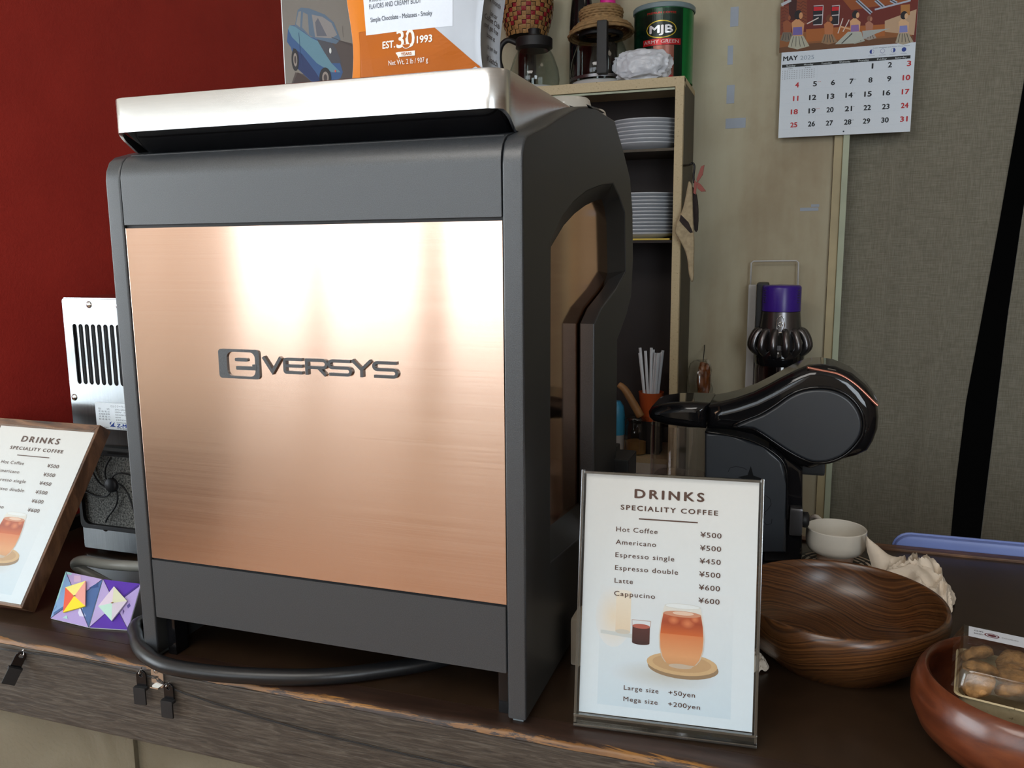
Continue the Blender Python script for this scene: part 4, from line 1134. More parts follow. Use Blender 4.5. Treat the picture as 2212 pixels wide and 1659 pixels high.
pat1 = [([(60, 60), (460, 420), (430, 460), (30, 120)], blu), ([(0, 300), (0, 1000), (180, 990), (120, 700)], mint), ([(560, 500), (980, 60), (990, 900), (760, 700)], blu), ([(640, 330), (700, 420), (780, 420), (820, 320), (900, 250), (830, 180), (700, 170), (640, 230)], rgb(206, 206, 226)),
        ([(250, 950), (300, 820), (480, 860), (420, 980)], rgb(200, 170, 200)), ([(720, 760), (900, 900), (960, 820)], rgb(50, 76, 130)), ([(300, 60), (380, 130), (440, 60)], rgb(160, 200, 200)), ([(0, 120), (60, 260), (20, 300)], sky)]
og1, q1f, n1 = origami(B1, B2 - Vector((0.0004, 0, 0)), T2 - Vector((0.0004, 0, 0)), T1, [rgb(166, 148, 200), blu, rgb(176, 156, 202), rgb(126, 160, 202)], 'origami_square', 'folded lilac and blue paper square with yellow red pinwheel, left one', pat1)
pat2 = [([(0, 60), (440, 500), (60, 900)], rgb(178, 160, 208)), ([(560, 560), (980, 940), (940, 980), (540, 620)], rgb(66, 34, 140)), ([(600, 500), (990, 900), (990, 80)], rgb(168, 150, 204)), ([(800, 500), (850, 560), (900, 500), (850, 440)], rgb(84, 76, 140)), ([(720, 420), (780, 380), (760, 300)], rgb(90, 70, 130))]
og2, q2f, n2 = origami(B2 + Vector((0.0004, 0, 0)), B3, T3, T2 + Vector((0.0004, 0, 0)), [vio, rgb(170, 152, 206), vio, rgb(176, 160, 210)], 'origami_square', 'folded purple paper square with pale pinwheel, right one', pat2)
def pinwheel(qf, root, px4, cols, y, label):
    # small folded pinwheel square lying on the larger one
    o = root
    base = root.location
    C_ = []
    for (a, b_) in px4: C_.append(qf(a, b_, 0.0014))
    n = (C_[1] - C_[0]).cross(C_[2] - C_[0]).normalized()
    if n.y > 0: n = -n
    mid = sum(C_, Vector()) / 4
    vs = [c for c in C_] + [c + n * 0.0016 for c in C_] + [mid + n * 0.0026]
    part = fromdata('pinwheel', vs, [(0, 1, 5, 4), (1, 2, 6, 5), (2, 3, 7, 6), (3, 0, 4, 7), (4, 5, 8), (5, 6, 8), (6, 7, 8), (7, 4, 8), (3, 2, 1, 0)], None, root)
    part.data.materials.append(M['ink'])
    at = part.data.color_attributes.new('ink', 'FLOAT_COLOR', 'CORNER')
    li = 0
    for k, p in enumerate(part.data.polygons):
        c = cols[k % 4] if (k < 8) else rgb(200, 190, 180)
        for _ in p.vertices: at.data[li].color = c; li += 1
    kn = fromdata('knot', *tube_data([mid + n * 0.0028 + Vector((-0.0012, 0, 0)), mid + n * 0.0032, mid + n * 0.0028 + Vector((0.0014, 0, 0.0006))], 0.0006, 6), M['tanwood'], root, True)
pinwheel(q1f, og1, [(0.30, 0.16), (0.80, 0.38), (0.62, 0.88), (0.16, 0.66)], [rgb(236, 214, 40), rgb(232, 160, 150), rgb(236, 226, 130), rgb(222, 90, 62)], 0, '')
pinwheel(q2f, og2, [(0.55, 0.14), (0.80, 0.58), (0.36, 0.86), (0.10, 0.42)], [rgb(206, 196, 210), rgb(214, 216, 186), rgb(214, 198, 214), rgb(180, 214, 200)], 0, '')

# ================================================================== WIRE, CLIPS AND BRACKET ON THE APRON
YA = -0.0150
pts = [W(0, 1400, 1, -0.017), W(160, 1424, 1, -0.0165), W(300, 1455, 1, -0.017), W(338, 1464, 1, -0.018)]
pts2 = [W(338, 1468, 1, -0.018), W(400, 1497, 1, -0.0165), W(600, 1560, 1, -0.0165), W(820, 1615, 1, -0.0165), W(1000, 1655, 1, -0.0165), W(1200, 1690, 1, -0.0165)]
wr = thing('hanging_wire', 'thin black wire strung along the front edge of the counter', 'wire', loc=(-0.17, -0.0165, -0.02))
for a in (pts, pts2):
    for dz in (0, -0.0016): local(tube('strand', [p + Vector((0, 0, dz * (1 if i % 2 else 0.6))) for i, p in enumerate(smoothpath(a, 5))], 0.00042, M['black_matte'], wr, 5), wr)
br = thing('wire_bracket', 'small silver bracket screwed to the counter edge holding the wire', 'bracket', loc=W(342, 1462, 1, YA))
c = W(342, 1462, 1, YA)
bl = local(curve_mesh('plate', [[(c.x + x, c.z + z) for x, z in roundrect(-0.0075, 0.0075, -0.011, 0.011, 0.005, 5)]], M['screw'], br, frame_mat((0, YA - 0.0006, 0), (1, 0, 0), (0, 0, 1)), ext=0.0008, bev=0.0003), br)
dome('screw', 337, 1448, 0.0035, YA - 0.0018, br, M['screw'], lambda o: local(o, br))
local(box('lip', c.x - 0.006, c.x + 0.004, YA - 0.006, YA - 0.0015, c.z - 0.010, c.z - 0.0085, M['chrome'], br, 0.0003), br)
def clip(px, py, label, yaw=0.0, roll=0.0):
    p = W(px, py, 1, -0.0205)
    t = thing('hanging_clip', label, 'clip', 'clips on the counter wire', loc=p)
    t.rotation_euler = (0, roll, yaw)
    curve_mesh('clip_jaw', [roundrect(-0.0055, 0.0055, -0.013, 0.008, 0.005, 5), [(0.0022 * math.cos(-a * PI / 8), 0.0035 + 0.0022 * math.sin(-a * PI / 8)) for a in range(16)]], M['black_gloss'], t, frame_mat((0, 0.002, 0), (1, 0, 0), (0, 0, 1)), ext=0.0007, bev=0.0003)
    box('clip_flap', -0.0068, 0.0066, -0.0035, -0.0015, -0.0265, -0.0085, M['black_matte'], t, 0.0006)
    box('hinge', -0.0072, 0.0072, -0.0022, 0.0022, -0.0115, -0.0085, M['black_matte'], t, 0.0006)
    fromdata('hook', *tube_data(smoothpath([(0, 0.002, 0.004), (0.001, -0.003, 0.007), (0, 0.0035, 0.010), (-0.001, 0.002, 0.004)], 4), 0.0005, 5), M['chrome'], t, True)
    return t
clip(303, 1466, 'black clip hanging on the wire, just left of the silver bracket', 0.12)
clip(362, 1494, 'black clip hanging on the wire, right of the silver bracket', 0.05)
t = clip(42, 1425, 'black clip hanging on the wire near the left photo edge', 0.9, 0.5)

# ================================================================== CAPSULE COFFEE MACHINE
DY = 0.42
dm = thing('capsule_machine', 'black rounded capsule coffee machine with teardrop head behind the menu stand', 'coffee machine', loc=(0.37, 0.47, 0))
def ld(o): return local(o, dm)
def dg(pts, y=DY, o=(1300, 700), k=0.30137): return [(lambda q: (q.x, q.z))(W(o[0] + k * a, o[1] + k * b_, 1, y)) for a, b_ in pts]
head = dg([(745, 585), (850, 570), (950, 545), (1080, 500), (1200, 440), (1320, 375), (1400, 335), (1480, 303), (1580, 297), (1680, 315), (1800, 365), (1900, 450), (1960, 530), (1985, 600), (1993, 680), (1985, 770), (1950, 860), (1910, 925), (1830, 962), (1740, 985), (1650, 1015), (1560, 1035), (1500, 1055), (1400, 1035), (1330, 990), (1270, 930), (1180, 860), (1080, 810), (950, 780), (850, 770), (745, 765)])
def densesm(pts, n=3):
    P_ = [Vector((p[0], p[1], 0)) for p in pts]; m = len(P_); out = []
    for i in range(m):
        p0, p1, p2, p3 = P_[i - 1], P_[i], P_[(i + 1) % m], P_[(i + 2) % m]
        for k in range(n):
            t = k / n
            q = 0.5 * ((2 * p1) + (-p0 + p2) * t + (2 * p0 - 5 * p1 + 4 * p2 - p3) * t * t + (-p0 + 3 * p1 - 3 * p2 + p3) * t ** 3)
            out.append((q.x, q.y))
    return out
ld(curve_mesh('head', [head], M['black_gloss'], dm, frame_mat((0, DY + 0.050, 0), (1, 0, 0), (0, 0, 1)), ext=0.032, bev=0.016, bres=6))
tear = densesm(dg([(960, 735), (1050, 690), (1150, 650), (1250, 590), (1350, 520), (1450, 480), (1560, 468), (1660, 480), (1760, 530), (1830, 610), (1860, 700), (1850, 790), (1800, 870), (1720, 940), (1620, 980), (1520, 985), (1430, 955), (1330, 900), (1240, 840), (1150, 780), (1080, 745)]), 3)
tc_ = (sum(p[0] for p in tear) / len(tear), sum(p[1] for p in tear) / len(tear))
def sc2(pts, s_): return [(tc_[0] + (x - tc_[0]) * s_, tc_[1] + (z - tc_[1]) * s_) for x, z in pts]
def domed(name, outline, y, depth, mat, parent, rings=7):
    vs = []; fs = []; n = len(outline); cxx = sum(p[0] for p in outline) / n; czz = sum(p[1] for p in outline) / n
    for r in range(rings):
        t = r / rings; s_ = math.cos(t * PI / 2 * 0.98); yy = y - depth * math.sin(t * PI / 2)
        for x, z in outline: vs.append((cxx + (x - cxx) * s_, yy, czz + (z - czz) * s_))
    for r in range(rings - 1):
        for i in range(n): fs.append((r * n + i, r * n + (i + 1) % n, (r + 1) * n + (i + 1) % n, (r + 1) * n + i))
    vs.append((cxx, y - depth, czz)); 
    for i in range(n): fs.append(((rings - 1) * n + i, (rings - 1) * n + (i + 1) % n, len(vs) - 1))
    return fromdata(name, vs, fs, mat, parent, True)
ld(curve_mesh('head_side', [tear], M['black_satin'], dm, frame_mat((0, DY + 0.0010, 0), (1, 0, 0), (0, 0, 1)), ext=0.0012, bev=0.0028, bres=4))
rr_ = sc2(tear, 1.045)
ld(tube('head_trim', [(x, DY + 0.0022, z) for x, z in rr_], 0.0022, M['black_gloss'], dm, 8, closed=True))
acc = [W(1300 + .30137 * a, 700 + .30137 * b_, 1, DY + 0.006) for a, b_ in ((1470, 312), (1580, 335), (1700, 362), (1800, 420), (1880, 490), (1950, 560), (1978, 585))]
ld(tube('copper_accent', smoothpath(acc, 5), 0.0017, M['rose'], dm, 8))
ld(prism('button_panel', dg([(1480, 300), (1580, 292), (1680, 308), (1800, 358), (1900, 440), (1965, 520), (1978, 560), (1900, 480), (1800, 405), (1700, 350), (1580, 320)], DY + 0.03), 1, DY + 0.025, DY + 0.075, M['gunmetal'], dm, 0.001))
# body below the head
base_o = dg([(738, 775), (900, 800), (1050, 835), (1150, 880), (1230, 930), (1290, 990), (1315, 1060), (1320, 1150), (1320, 1640), (738, 1640)], DY + 0.004)
base_o = [(x, max(z, 0.006)) for x, z in base_o]
ld(prism('body', base_o, 1, DY + 0.004, DY + 0.096, M['black_satin'], dm, 0.004))
col_o = dg([(1200, 850), (1440, 1040), (1437, 1350), (1432, 1700), (1150, 1700)], DY + 0.02)
ld(prism('column', [(x, max(z, 0.005)) for x, z in col_o], 1, DY + 0.015, DY + 0.085, M['black_gloss'], dm, 0.006))
ld(tube('body_trim', smoothpath([W(1300 + .30137 * a, 700 + .30137 * b_, 1, DY + 0.003) for a, b_ in ((740, 772), (900, 795), (1050, 830), (1150, 872), (1235, 925), (1297, 985), (1323, 1058), (1329, 1150), (1329, 1400))], 4), 0.0014, M['black_gloss'], dm, 8))
ld(box('foot_base', 0.235, 0.434, DY + 0.0, DY + 0.10, 0.0, 0.008, M['black_matte'], dm, 0.003))
P = Print(0.00004)
sm = lambda a, b_, h: Vector((a, DY + 0.0038 - h, b_))
def star(cx, cz, r1, r2, k=0.30137):
    out = []
    for i in range(4):
        for (rad, aa) in ((r1, 90 * i), (r2, 90 * i + 45)):
            out.append((cx + rad * math.cos(math.radians(aa)), cz + rad * 1.0 * math.sin(math.radians(aa))))
    return out
q = W(1300 + .30137 * 1065, 700 + .30137 * 1103, 1, DY + 0.004)
P.poly(star(q.x * 1000, q.z * 1000, 15.5, 5.0), rgb(10, 11, 13))
for seg_ in ([(905, 1060), (920, 1030), (960, 1020), (1010, 1028), (1040, 1045)], [(1170, 1225), (1205, 1250), (1215, 1290), (1190, 1330), (1165, 1350), (1175, 1370)], [(1150, 1400), (1180, 1440), (1215, 1430), (1220, 1395)]):
    P.line([((lambda z_: (z_.x * 1000, z_.z * 1000))(W(1300 + .30137 * a, 700 + .30137 * b_, 1, DY + 0.004))) for a, b_ in seg_], 0.5, rgb(8, 9, 11))
ld(P.build('star_decal', sm, dm, M['ink_gloss']))
# water tank and lid
tk = dg([(330, 722), (735, 765), (730, 1500), (335, 1500)], DY)
tx0, tx1 = tk[0][0], tk[1][0] - 0.001; tz1 = tk[1][1] + 0.001
tl0 = [(x, y) for x, y in roundrect(tx0, tx1, DY + 0.004, DY + 0.092, 0.022, 6)]
ld(loft('water_tank', [[(x, y, 0.010) for x, y in tl0], [(x, y, tz1) for x, y in tl0]], M['smoke'], dm, cap0=True, sharp=60))
tl1 = [((x - (tx0 + tx1) / 2) * 0.97 + (tx0 + tx1) / 2, (y - DY - 0.048) * 0.97 + DY + 0.048, z) for (x, y), z in zip(tl0, [0.105] * len(tl0))]
wat = loft('tank_water', [[(x, y, 0.012) for x, y, z in tl1], tl1], M['smoke'], dm, cap1=True); ld(wat)
lid = dg([(322, 640), (345, 605), (400, 585), (500, 572), (640, 570), (768, 576), (745, 640), (738, 762), (600, 756), (450, 736), (360, 712), (326, 680)], DY)
ld(curve_mesh('tank_lid', [lid], M['black_gloss'], dm, frame_mat((0, DY + 0.05, 0), (1, 0, 0), (0, 0, 1)), ext=0.034, bev=0.012, bres=5))
# capsule spout and knob
sp = W(1300 + .30137 * 1380, 700 + .30137 * 1380, 1, DY + 0.03)
ld(box('lever', sp.x - 0.006, sp.x + 0.010, DY + 0.006, DY + 0.02, sp.z - 0.018, sp.z + 0.018, M['gunmetal'], dm, 0.004))
vs, fs = lathe_data([(0, 0.0), (0.008, 0.0), (0.010, 0.003), (0.010, 0.010), (0.006, 0.012)], 20)
kp = W(1734, 1122, 1, DY + 0.03)
ld(fromdata('knob', [(kp.x - 0.004 + c, DY + 0.03 + a, kp.z + b_) for a, b_, c in vs], fs, M['black_matte'], dm, True))
ns_ = W(1760, 1015, 1, DY + 0.05)
ld(box('spout', ns_.x - 0.02, ns_.x + 0.012, DY + 0.035, DY + 0.065, ns_.z - 0.004, ns_.z + 0.02, M['black_matte'], dm, 0.004))

# ================================================================== CUP, COASTER, TISSUES, TRAY
cc = W(1807, 1139, 1, 0.475)
cu = thing('coffee_cup', 'white porcelain cup with bare clay foot beside the capsule machine', 'cup', loc=(cc.x, 0.475, 0.004))
R_ = 0.0370; Hc = cc.z - 0.004
lathe('cup_body', [(0.0, 0.010), (0.021, 0.010), (0.0235, 0.0135), (R_ * 0.90, 0.0185), (R_ * 0.985, 0.024), (R_, 0.031), (R_, Hc - 0.001), (R_ - 0.001, Hc), (R_ - 0.002, Hc - 0.001), (R_ - 0.003, 0.026), (0.022, 0.015), (0, 0.0135)], M['porcelain'], cu)
lathe('cup_foot', [(0, 0.0), (0.020, 0.0), (0.0215, 0.003), (0.0235, 0.0133), (0.0, 0.0133)], M['porcelain_raw'], cu)
hpts = [(R_ * math.cos(a) if False else x, y, z) for x, y, z in [(-0.014, R_ - 0.003, Hc - 0.008), (-0.024, R_ + 0.010, Hc - 0.003), (-0.030, R_ + 0.018, Hc - 0.012), (-0.024, R_ + 0.010, Hc - 0.028), (-0.013, R_ - 0.003, Hc - 0.030)] for a in (0,)]
tube('handle', smoothpath(hpts, 6), 0.0035, M['porcelain'], cu, 10)
co = thing('coaster', 'round black and cream ring-patterned coaster under the white cup', 'coaster', loc=(cc.x + 0.004, 0.47, 0))
lathe('disc', [(0, 0.0035), (0.052, 0.0035), (0.053, 0.0025), (0.053, 0), (0, 0)], M['black_matte'], co)
P = Print(0.00003)
for r1, r2, c_ in ((49, 49, (206, 190, 170)), (45.5, 45.5, (16, 14, 14)), (41, 41, (206, 190, 170)), (37.5, 37.5, (16, 14, 14)), (33, 33, (206, 190, 170)), (29, 29, (16, 14, 14))):
    P.ell(0, 0, r1, r2, rgb(*c_), 40)
for a in range(0, 360, 30): P.line([(26 * math.cos(math.radians(a)), 26 * math.sin(math.radians(a))), (50 * math.cos(math.radians(a)), 50 * math.sin(math.radians(a)))], 2.5, rgb(16, 14, 14))
P.build('ring_pattern', lambda a, b_, h: Vector((a, b_, 0.0034 + h)), co)

def crumple(name, pts_fn, n, mat, label, cat, seed):
    pass
def crumpled_sheet(name, c, w_x, w_y, hgt, seed, mat, label, cat, n=54, spike=None, group=None):
    vs = []; fs = []
    for j in range(n + 1):
        for i in range(n + 1):
            u, v = 2 * i / n - 1, 2 * j / n - 1
            # square to disc
            x = u * math.sqrt(1 - v * v / 2); y = v * math.sqrt(1 - u * u / 2); r = min(1, math.hypot(x, y))
            p = Vector((x * 1.5, y * 1.5, seed))
            wv_ = Vector((mnoise.noise(p * 1.1), mnoise.noise(p * 1.1 + Vector((9, 2, 4))), 0)) * 0.9
            rid = 1 - abs(mnoise.noise((p + wv_) * 1.2)) * 2.4
            f2_ = 1 - abs(mnoise.noise((p + wv_) * 2.6 + Vector((5, 1, 0)))) * 2.4
            f3_ = 1 - abs(mnoise.noise((p + wv_) * 5.5 + Vector((1, 8, 0)))) * 2.4
            z = hgt * (max(0, 1 - r ** 3)) * (0.62 + 0.3 * rid) + hgt * (0.11 * f2_ + 0.02 * f3_) * (1 - r ** 6) + 0.001
            wob = 1 + 0.30 * mnoise.noise(Vector((x * 1.2, y * 1.2, seed))) + 0.04 * f2_
            X = c[0] + x * w_x * wob; Y = c[1] + y * w_y * wob
            if r > 0.93: z += 0.006 * abs(mnoise.noise(Vector((math.atan2(y, x) * 3, seed + 3, 0))))
            if spike:
                d = math.hypot(x - spike[0], y - spike[1])
                if d < 0.42:
                    k = (1 - d / 0.42) ** 1.5
                    X += spike[2] * k; Y += spike[3] * k; z += spike[4] * k
            vs.append((X, Y, max(0.0008, z)))
    for j in range(n):
        for i in range(n):
            a = j * (n + 1) + i; fs.append((a, a + 1, a + n + 2, a + n + 1))
    o = fromdata(name, vs, fs, mat, None, True); o.data.set_sharp_from_angle(angle=math.radians(28))
    return tag(o, label, cat, group)
tcn = W(1985, 1262, 2, 0.015)
crumpled_sheet('crumpled_tissue', (tcn.x - 0.002, tcn.y + 0.004), 0.044, 0.075, 0.042, 3.3, M['tissue'], 'crumpled white paper napkin lying on the counter behind the bowls', 'napkin', spike=(-0.85, 0.45, -0.020, 0.0, 0.050))
t2 = W(1650, 1428, 2, 0.006)
crumpled_sheet('crumpled_tissue', (t2.x - 0.012, t2.y), 0.016, 0.018, 0.016, 8.1, M['tissue'], 'scrap of white tissue poking out from behind the menu stand', 'napkin', n=24)

# blue tray lying beyond the back edge of the counter
bt = thing('blue_tray', 'periwinkle blue plastic tray standing on edge behind the counter, right', 'tray', loc=(0.78, 0.59, -0.28))
ty0 = 0.5745
ta = W(1934, 1172, 1, ty0); tb = W(2206, 1177, 1, ty0); zt_ = (W(1967, 1161, 1, ty0).z + tb.z) / 2
tx_ = W(1932, 1170, 1, ty0).x
def tl_(ins, y): return [(x, y, z) for x, z in roundrect(tx_ + ins, tx_ + 0.42 - ins, -0.28 + ins, zt_ - ins, 0.022 - ins * 0.5, 6)]
local(loft('tray_shell', [tl_(0.0035, ty0), tl_(0.001, ty0 + 0.001), tl_(0.0, ty0 + 0.003), tl_(0.0, ty0 + 0.008), tl_(-0.002, ty0 + 0.009), tl_(-0.002, ty0 + 0.011), tl_(0.003, ty0 + 0.011), tl_(0.006, ty0 + 0.005)], M['blue_tray'], bt, cap0=True, cap1=True), bt)
kb2 = box('tray_support', tx_ - 0.02, 2.2, 0.573, 0.62, -0.30, -0.2805, M['cabinet_dark']); tag(kb2, 'hidden dark ledge behind the counter that carries the blue tray', 'shelf')

# ================================================================== BOWLS AND COOKIE BOX
b1c = (0.4655, 0.218)
RB = 0.101; HB = 0.064
prof = [(0, 0.004), (0.060, 0.004), (0.062, 0.0), (0.066, 0.0), (0.070, 0.006), (0.084, 0.016), (0.096, 0.032), (0.1015, 0.048), (0.1022, 0.056), (0.1005, HB - 0.001), (0.0985, HB), (0.0965, HB - 0.0012), (0.0958, 0.056), (0.095, 0.048), (0.089, 0.034), (0.076, 0.020), (0.055, 0.0125), (0.030, 0.0105), (0, 0.010)]
bw1 = thing('wooden_bowl', 'wide figured brown wooden bowl, empty, right of the menu stand', 'bowl', loc=(b1c[0], b1c[1], 0))
lathe('bowl_body', prof, M['bowl'], bw1, seg=96, sharp=60)
b2c = (0.6075, 0.078)
prof2 = [(0, 0.004), (0.048, 0.004), (0.050, 0.0), (0.055, 0.0), (0.070, 0.008), (0.084, 0.022), (0.0905, 0.038), (0.0905, 0.050), (0.087, 0.061), (0.0835, 0.0665), (0.0805, 0.068), (0.078, 0.066), (0.0785, 0.058), (0.080, 0.046), (0.078, 0.034), (0.066, 0.018), (0.045, 0.011), (0, 0.010)]
bw2 = thing('wooden_bowl', 'smooth reddish wooden bowl holding the cookie box, lower right', 'bowl', loc=(b2c[0], b2c[1], 0))
lathe('bowl_body', prof2, M['redbowl'], bw2, seg=96, sharp=60)
# cookie box
ck = thing('cookie_box', 'clear plastic box of cookies with paper label in the reddish bowl', 'food box', loc=(b2c[0] + 0.003, b2c[1] - 0.001, 0.047))
ck.rotation_euler = (math.radians(4), math.radians(2), math.radians(-10))
bxw, bxd, bxh = 0.061, 0.038, 0.036
def rr3(sx, sy, z, r=0.006): return [(x, y, z) for x, y in roundrect(-sx, sx, -sy, sy, r, 4)]
loft('box_base', [rr3(bxw - 0.006, bxd - 0.006, -0.002), rr3(bxw - 0.001, bxd - 0.001, 0.014), rr3(bxw + 0.001, bxd + 0.001, 0.0145), rr3(bxw, bxd, 0.0155), rr3(bxw - 0.002, bxd - 0.002, 0.0145), rr3(bxw - 0.007, bxd - 0.007, 0.0)], M['cabinet'], ck, cap0=True, cap1=True)
loft('clear_lid', [rr3(bxw, bxd, 0.0156), rr3(bxw - 0.0015, bxd - 0.0015, 0.033, 0.007), rr3(bxw - 0.0035, bxd - 0.0035, bxh, 0.008)], M['wrap'], ck, cap1=True)
def wrapfilm():
    n = 40; vs = []; fs = []
    for j in range(n + 1):
        for i in range(n + 1):
            u, v = 2 * i / n - 1, 2 * j / n - 1
            x = u * (bxw + 0.004); y = v * (bxd + 0.004); m = max(abs(u), abs(v))
            z = bxh + 0.0012 if m < 0.9 else bxh + 0.0012 - (m - 0.9) / 0.1 * 0.014
            z += 0.0012 * mnoise.noise(Vector((u * 6, v * 4, 2))) + 0.0008 * (1 - abs(mnoise.noise(Vector((u * 14, v * 10, 7)))))
            if m > 0.85: x += 0.0015 * mnoise.noise(Vector((u * 20, v * 20, 1))); y += 0.0015 * mnoise.noise(Vector((u * 20, v * 20, 5)))
            vs.append((x, y, z))
    for j in range(n):
        for i in range(n):
            a = j * (n + 1) + i; fs.append((a, a + 1, a + n + 2, a + n + 1))
    fromdata('film', vs, fs, M['wrap'], ck, False)
wrapfilm()
P = Print(0.00004)
lw_ = 110; lh_ = 18
P.rect(0, 0, lw_, lh_, rgb(206, 210, 218)); dk = rgb(96, 44, 52)
P.ell(17, 9, 5.5, 3.6, dk); P.ell(17, 9, 4.4, 2.7, rgb(206, 210, 218)); P.ell(17, 9, 3.4, 2.0, dk)
for i, s_ in enumerate(('Gift', 'BAKERY')): P.text(s_, 4, 11 - i * 5, 2.4, rgb(70, 60, 66), 7)
for i in range(5): P.text(('INGREDIENTS FLOUR BUTTER', 'SUGAR EGG ALMOND SALT', 'BEST BEFORE  KEEP DRY', 'AND COOL  NET 120 g', 'MADE IN JAPAN')[i], 42, 13.2 - i * 2.8, 1.7, rgb(70, 60, 66), 34)
P.text('COOKIES', 24, 8, 1.8, rgb(120, 116, 120), 12)
P.build('box_label', lambda a, b_, h: Vector((-bxw + 0.006 + a, bxd - 0.0225 + b_, bxh + 0.0032 + h)), ck)
k = 0
for i in range(5):
    for j in range(3):
        cx_ = -bxw + 0.0165 + i * 0.0225 + random.uniform(-0.002, 0.002); cy_ = -bxd + 0.0135 + j * 0.0238 + random.uniform(-0.002, 0.002)
        n_ = 26; vs = []; fs = []; sd = i * 3.1 + j * 7.7
        vs_, fs_2 = lathe_data([(0, 0.007), (0.004, 0.0066), (0.008, 0.0058), (0.0112, 0.0042), (0.0128, 0.0015), (0.012, -0.0015), (0.006, -0.003), (0, -0.003)], 22)
        vs_ = [Vector(v) for v in vs_]
        vs_ = [v * (1 + 0.12 * mnoise.noise(v * 160 + Vector((sd, 0, 0)))) + Vector((0, 0, 0.0016 * mnoise.noise(v * 300 + Vector((0, sd, 0))))) for v in vs_]
        rot = Matrix.Rotation(random.uniform(-0.7, 0.7), 4, 'X') @ Matrix.Rotation(random.uniform(-0.6, 0.6), 4, 'Y')
        me = bpy.data.meshes.new('cookie'); me.from_pydata([tuple(v) for v in vs_], [], fs_2); me.update()
        for p in me.polygons: p.use_smooth = True
        o = link('cookie', me, M['cookie'])
        o.matrix_world = (Matrix.Translation(ck.location) @ ck.rotation_euler.to_matrix().to_4x4() @ Matrix.Translation((cx_, cy_, 0.020)) @ rot)
        lab = 'round golden brown cookie inside the clear box in the reddish bowl'
        tag(o, lab, 'cookie', 'cookies in the clear box')

# white box glimpsed behind the menu stand
wbx = W(1243, 1378, 1, 0.12)
o = box('white_carton', wbx.x - 0.004, wbx.x + 0.07, 0.115, 0.150, 0.0, W(1240, 1338, 1, 0.115).z, M['box_white'], None, 0.003); tag(o, 'small cream carton mostly hidden behind the menu stand\'s left edge', 'carton')

# ================================================================== SHELF CABINET ON THE BACK WALL
YF = 1.19; YBk = 1.372
sc_ = thing('shelf_cabinet', 'cream fronted open shelf cabinet with dark inside behind the coffee machine', 'cabinet', loc=(-0.1, 1.28, -0.49))
def lsx(o): return local(o, sc_)
xa1 = W(1479, 166, 1, YF).x; ztop = W(1480, 163, 1, YF).z; zrail = W(1457, 187, 1, YF).z
xs0 = W(1457, 200, 1, YF).x
CX0 = -0.42
lsx(box('top_board', CX0, xa1, YF, YBk, ztop - 0.012, ztop, M['cabinet'], sc_, 0.002))
lsx(box('top_rail', CX0, xa1, YF - 0.001, YF + 0.018, zrail, ztop - 0.0005, M['cabinet'], sc_, 0.002))
lsx(box('chrome_strip', CX0, xs0, YF + 0.003, YF + 0.010, zrail - 0.005, zrail - 0.001, M['jamb'], sc_))
vs = []
# stile (front right), slightly narrowing sight line kept vertical
lsx(box('stile', xs0 + 0.0015, xa1 - 0.001, YF - 0.0012, YF + 0.016, -0.488, ztop - 0.001, M['cabinet'], sc_, 0.002))
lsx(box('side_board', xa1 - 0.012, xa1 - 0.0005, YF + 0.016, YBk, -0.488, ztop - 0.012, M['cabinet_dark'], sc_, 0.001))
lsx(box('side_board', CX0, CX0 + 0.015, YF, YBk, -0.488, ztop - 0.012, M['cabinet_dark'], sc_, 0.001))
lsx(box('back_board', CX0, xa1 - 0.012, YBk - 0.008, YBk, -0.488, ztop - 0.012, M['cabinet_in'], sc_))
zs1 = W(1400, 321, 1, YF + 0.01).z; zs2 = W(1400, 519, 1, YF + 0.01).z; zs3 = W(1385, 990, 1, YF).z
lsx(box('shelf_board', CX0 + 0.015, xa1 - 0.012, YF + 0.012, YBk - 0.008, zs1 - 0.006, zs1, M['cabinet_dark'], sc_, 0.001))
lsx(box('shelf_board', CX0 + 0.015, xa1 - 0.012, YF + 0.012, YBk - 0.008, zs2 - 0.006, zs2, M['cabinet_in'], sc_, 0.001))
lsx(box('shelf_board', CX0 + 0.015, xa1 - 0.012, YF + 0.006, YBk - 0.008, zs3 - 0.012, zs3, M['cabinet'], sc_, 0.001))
lsx(box('lower_front', CX0 + 0.015, xs0, YF + 0.006, YF + 0.012, -0.40, zs3 - 0.012, M['porcelain'], sc_, 0.001))
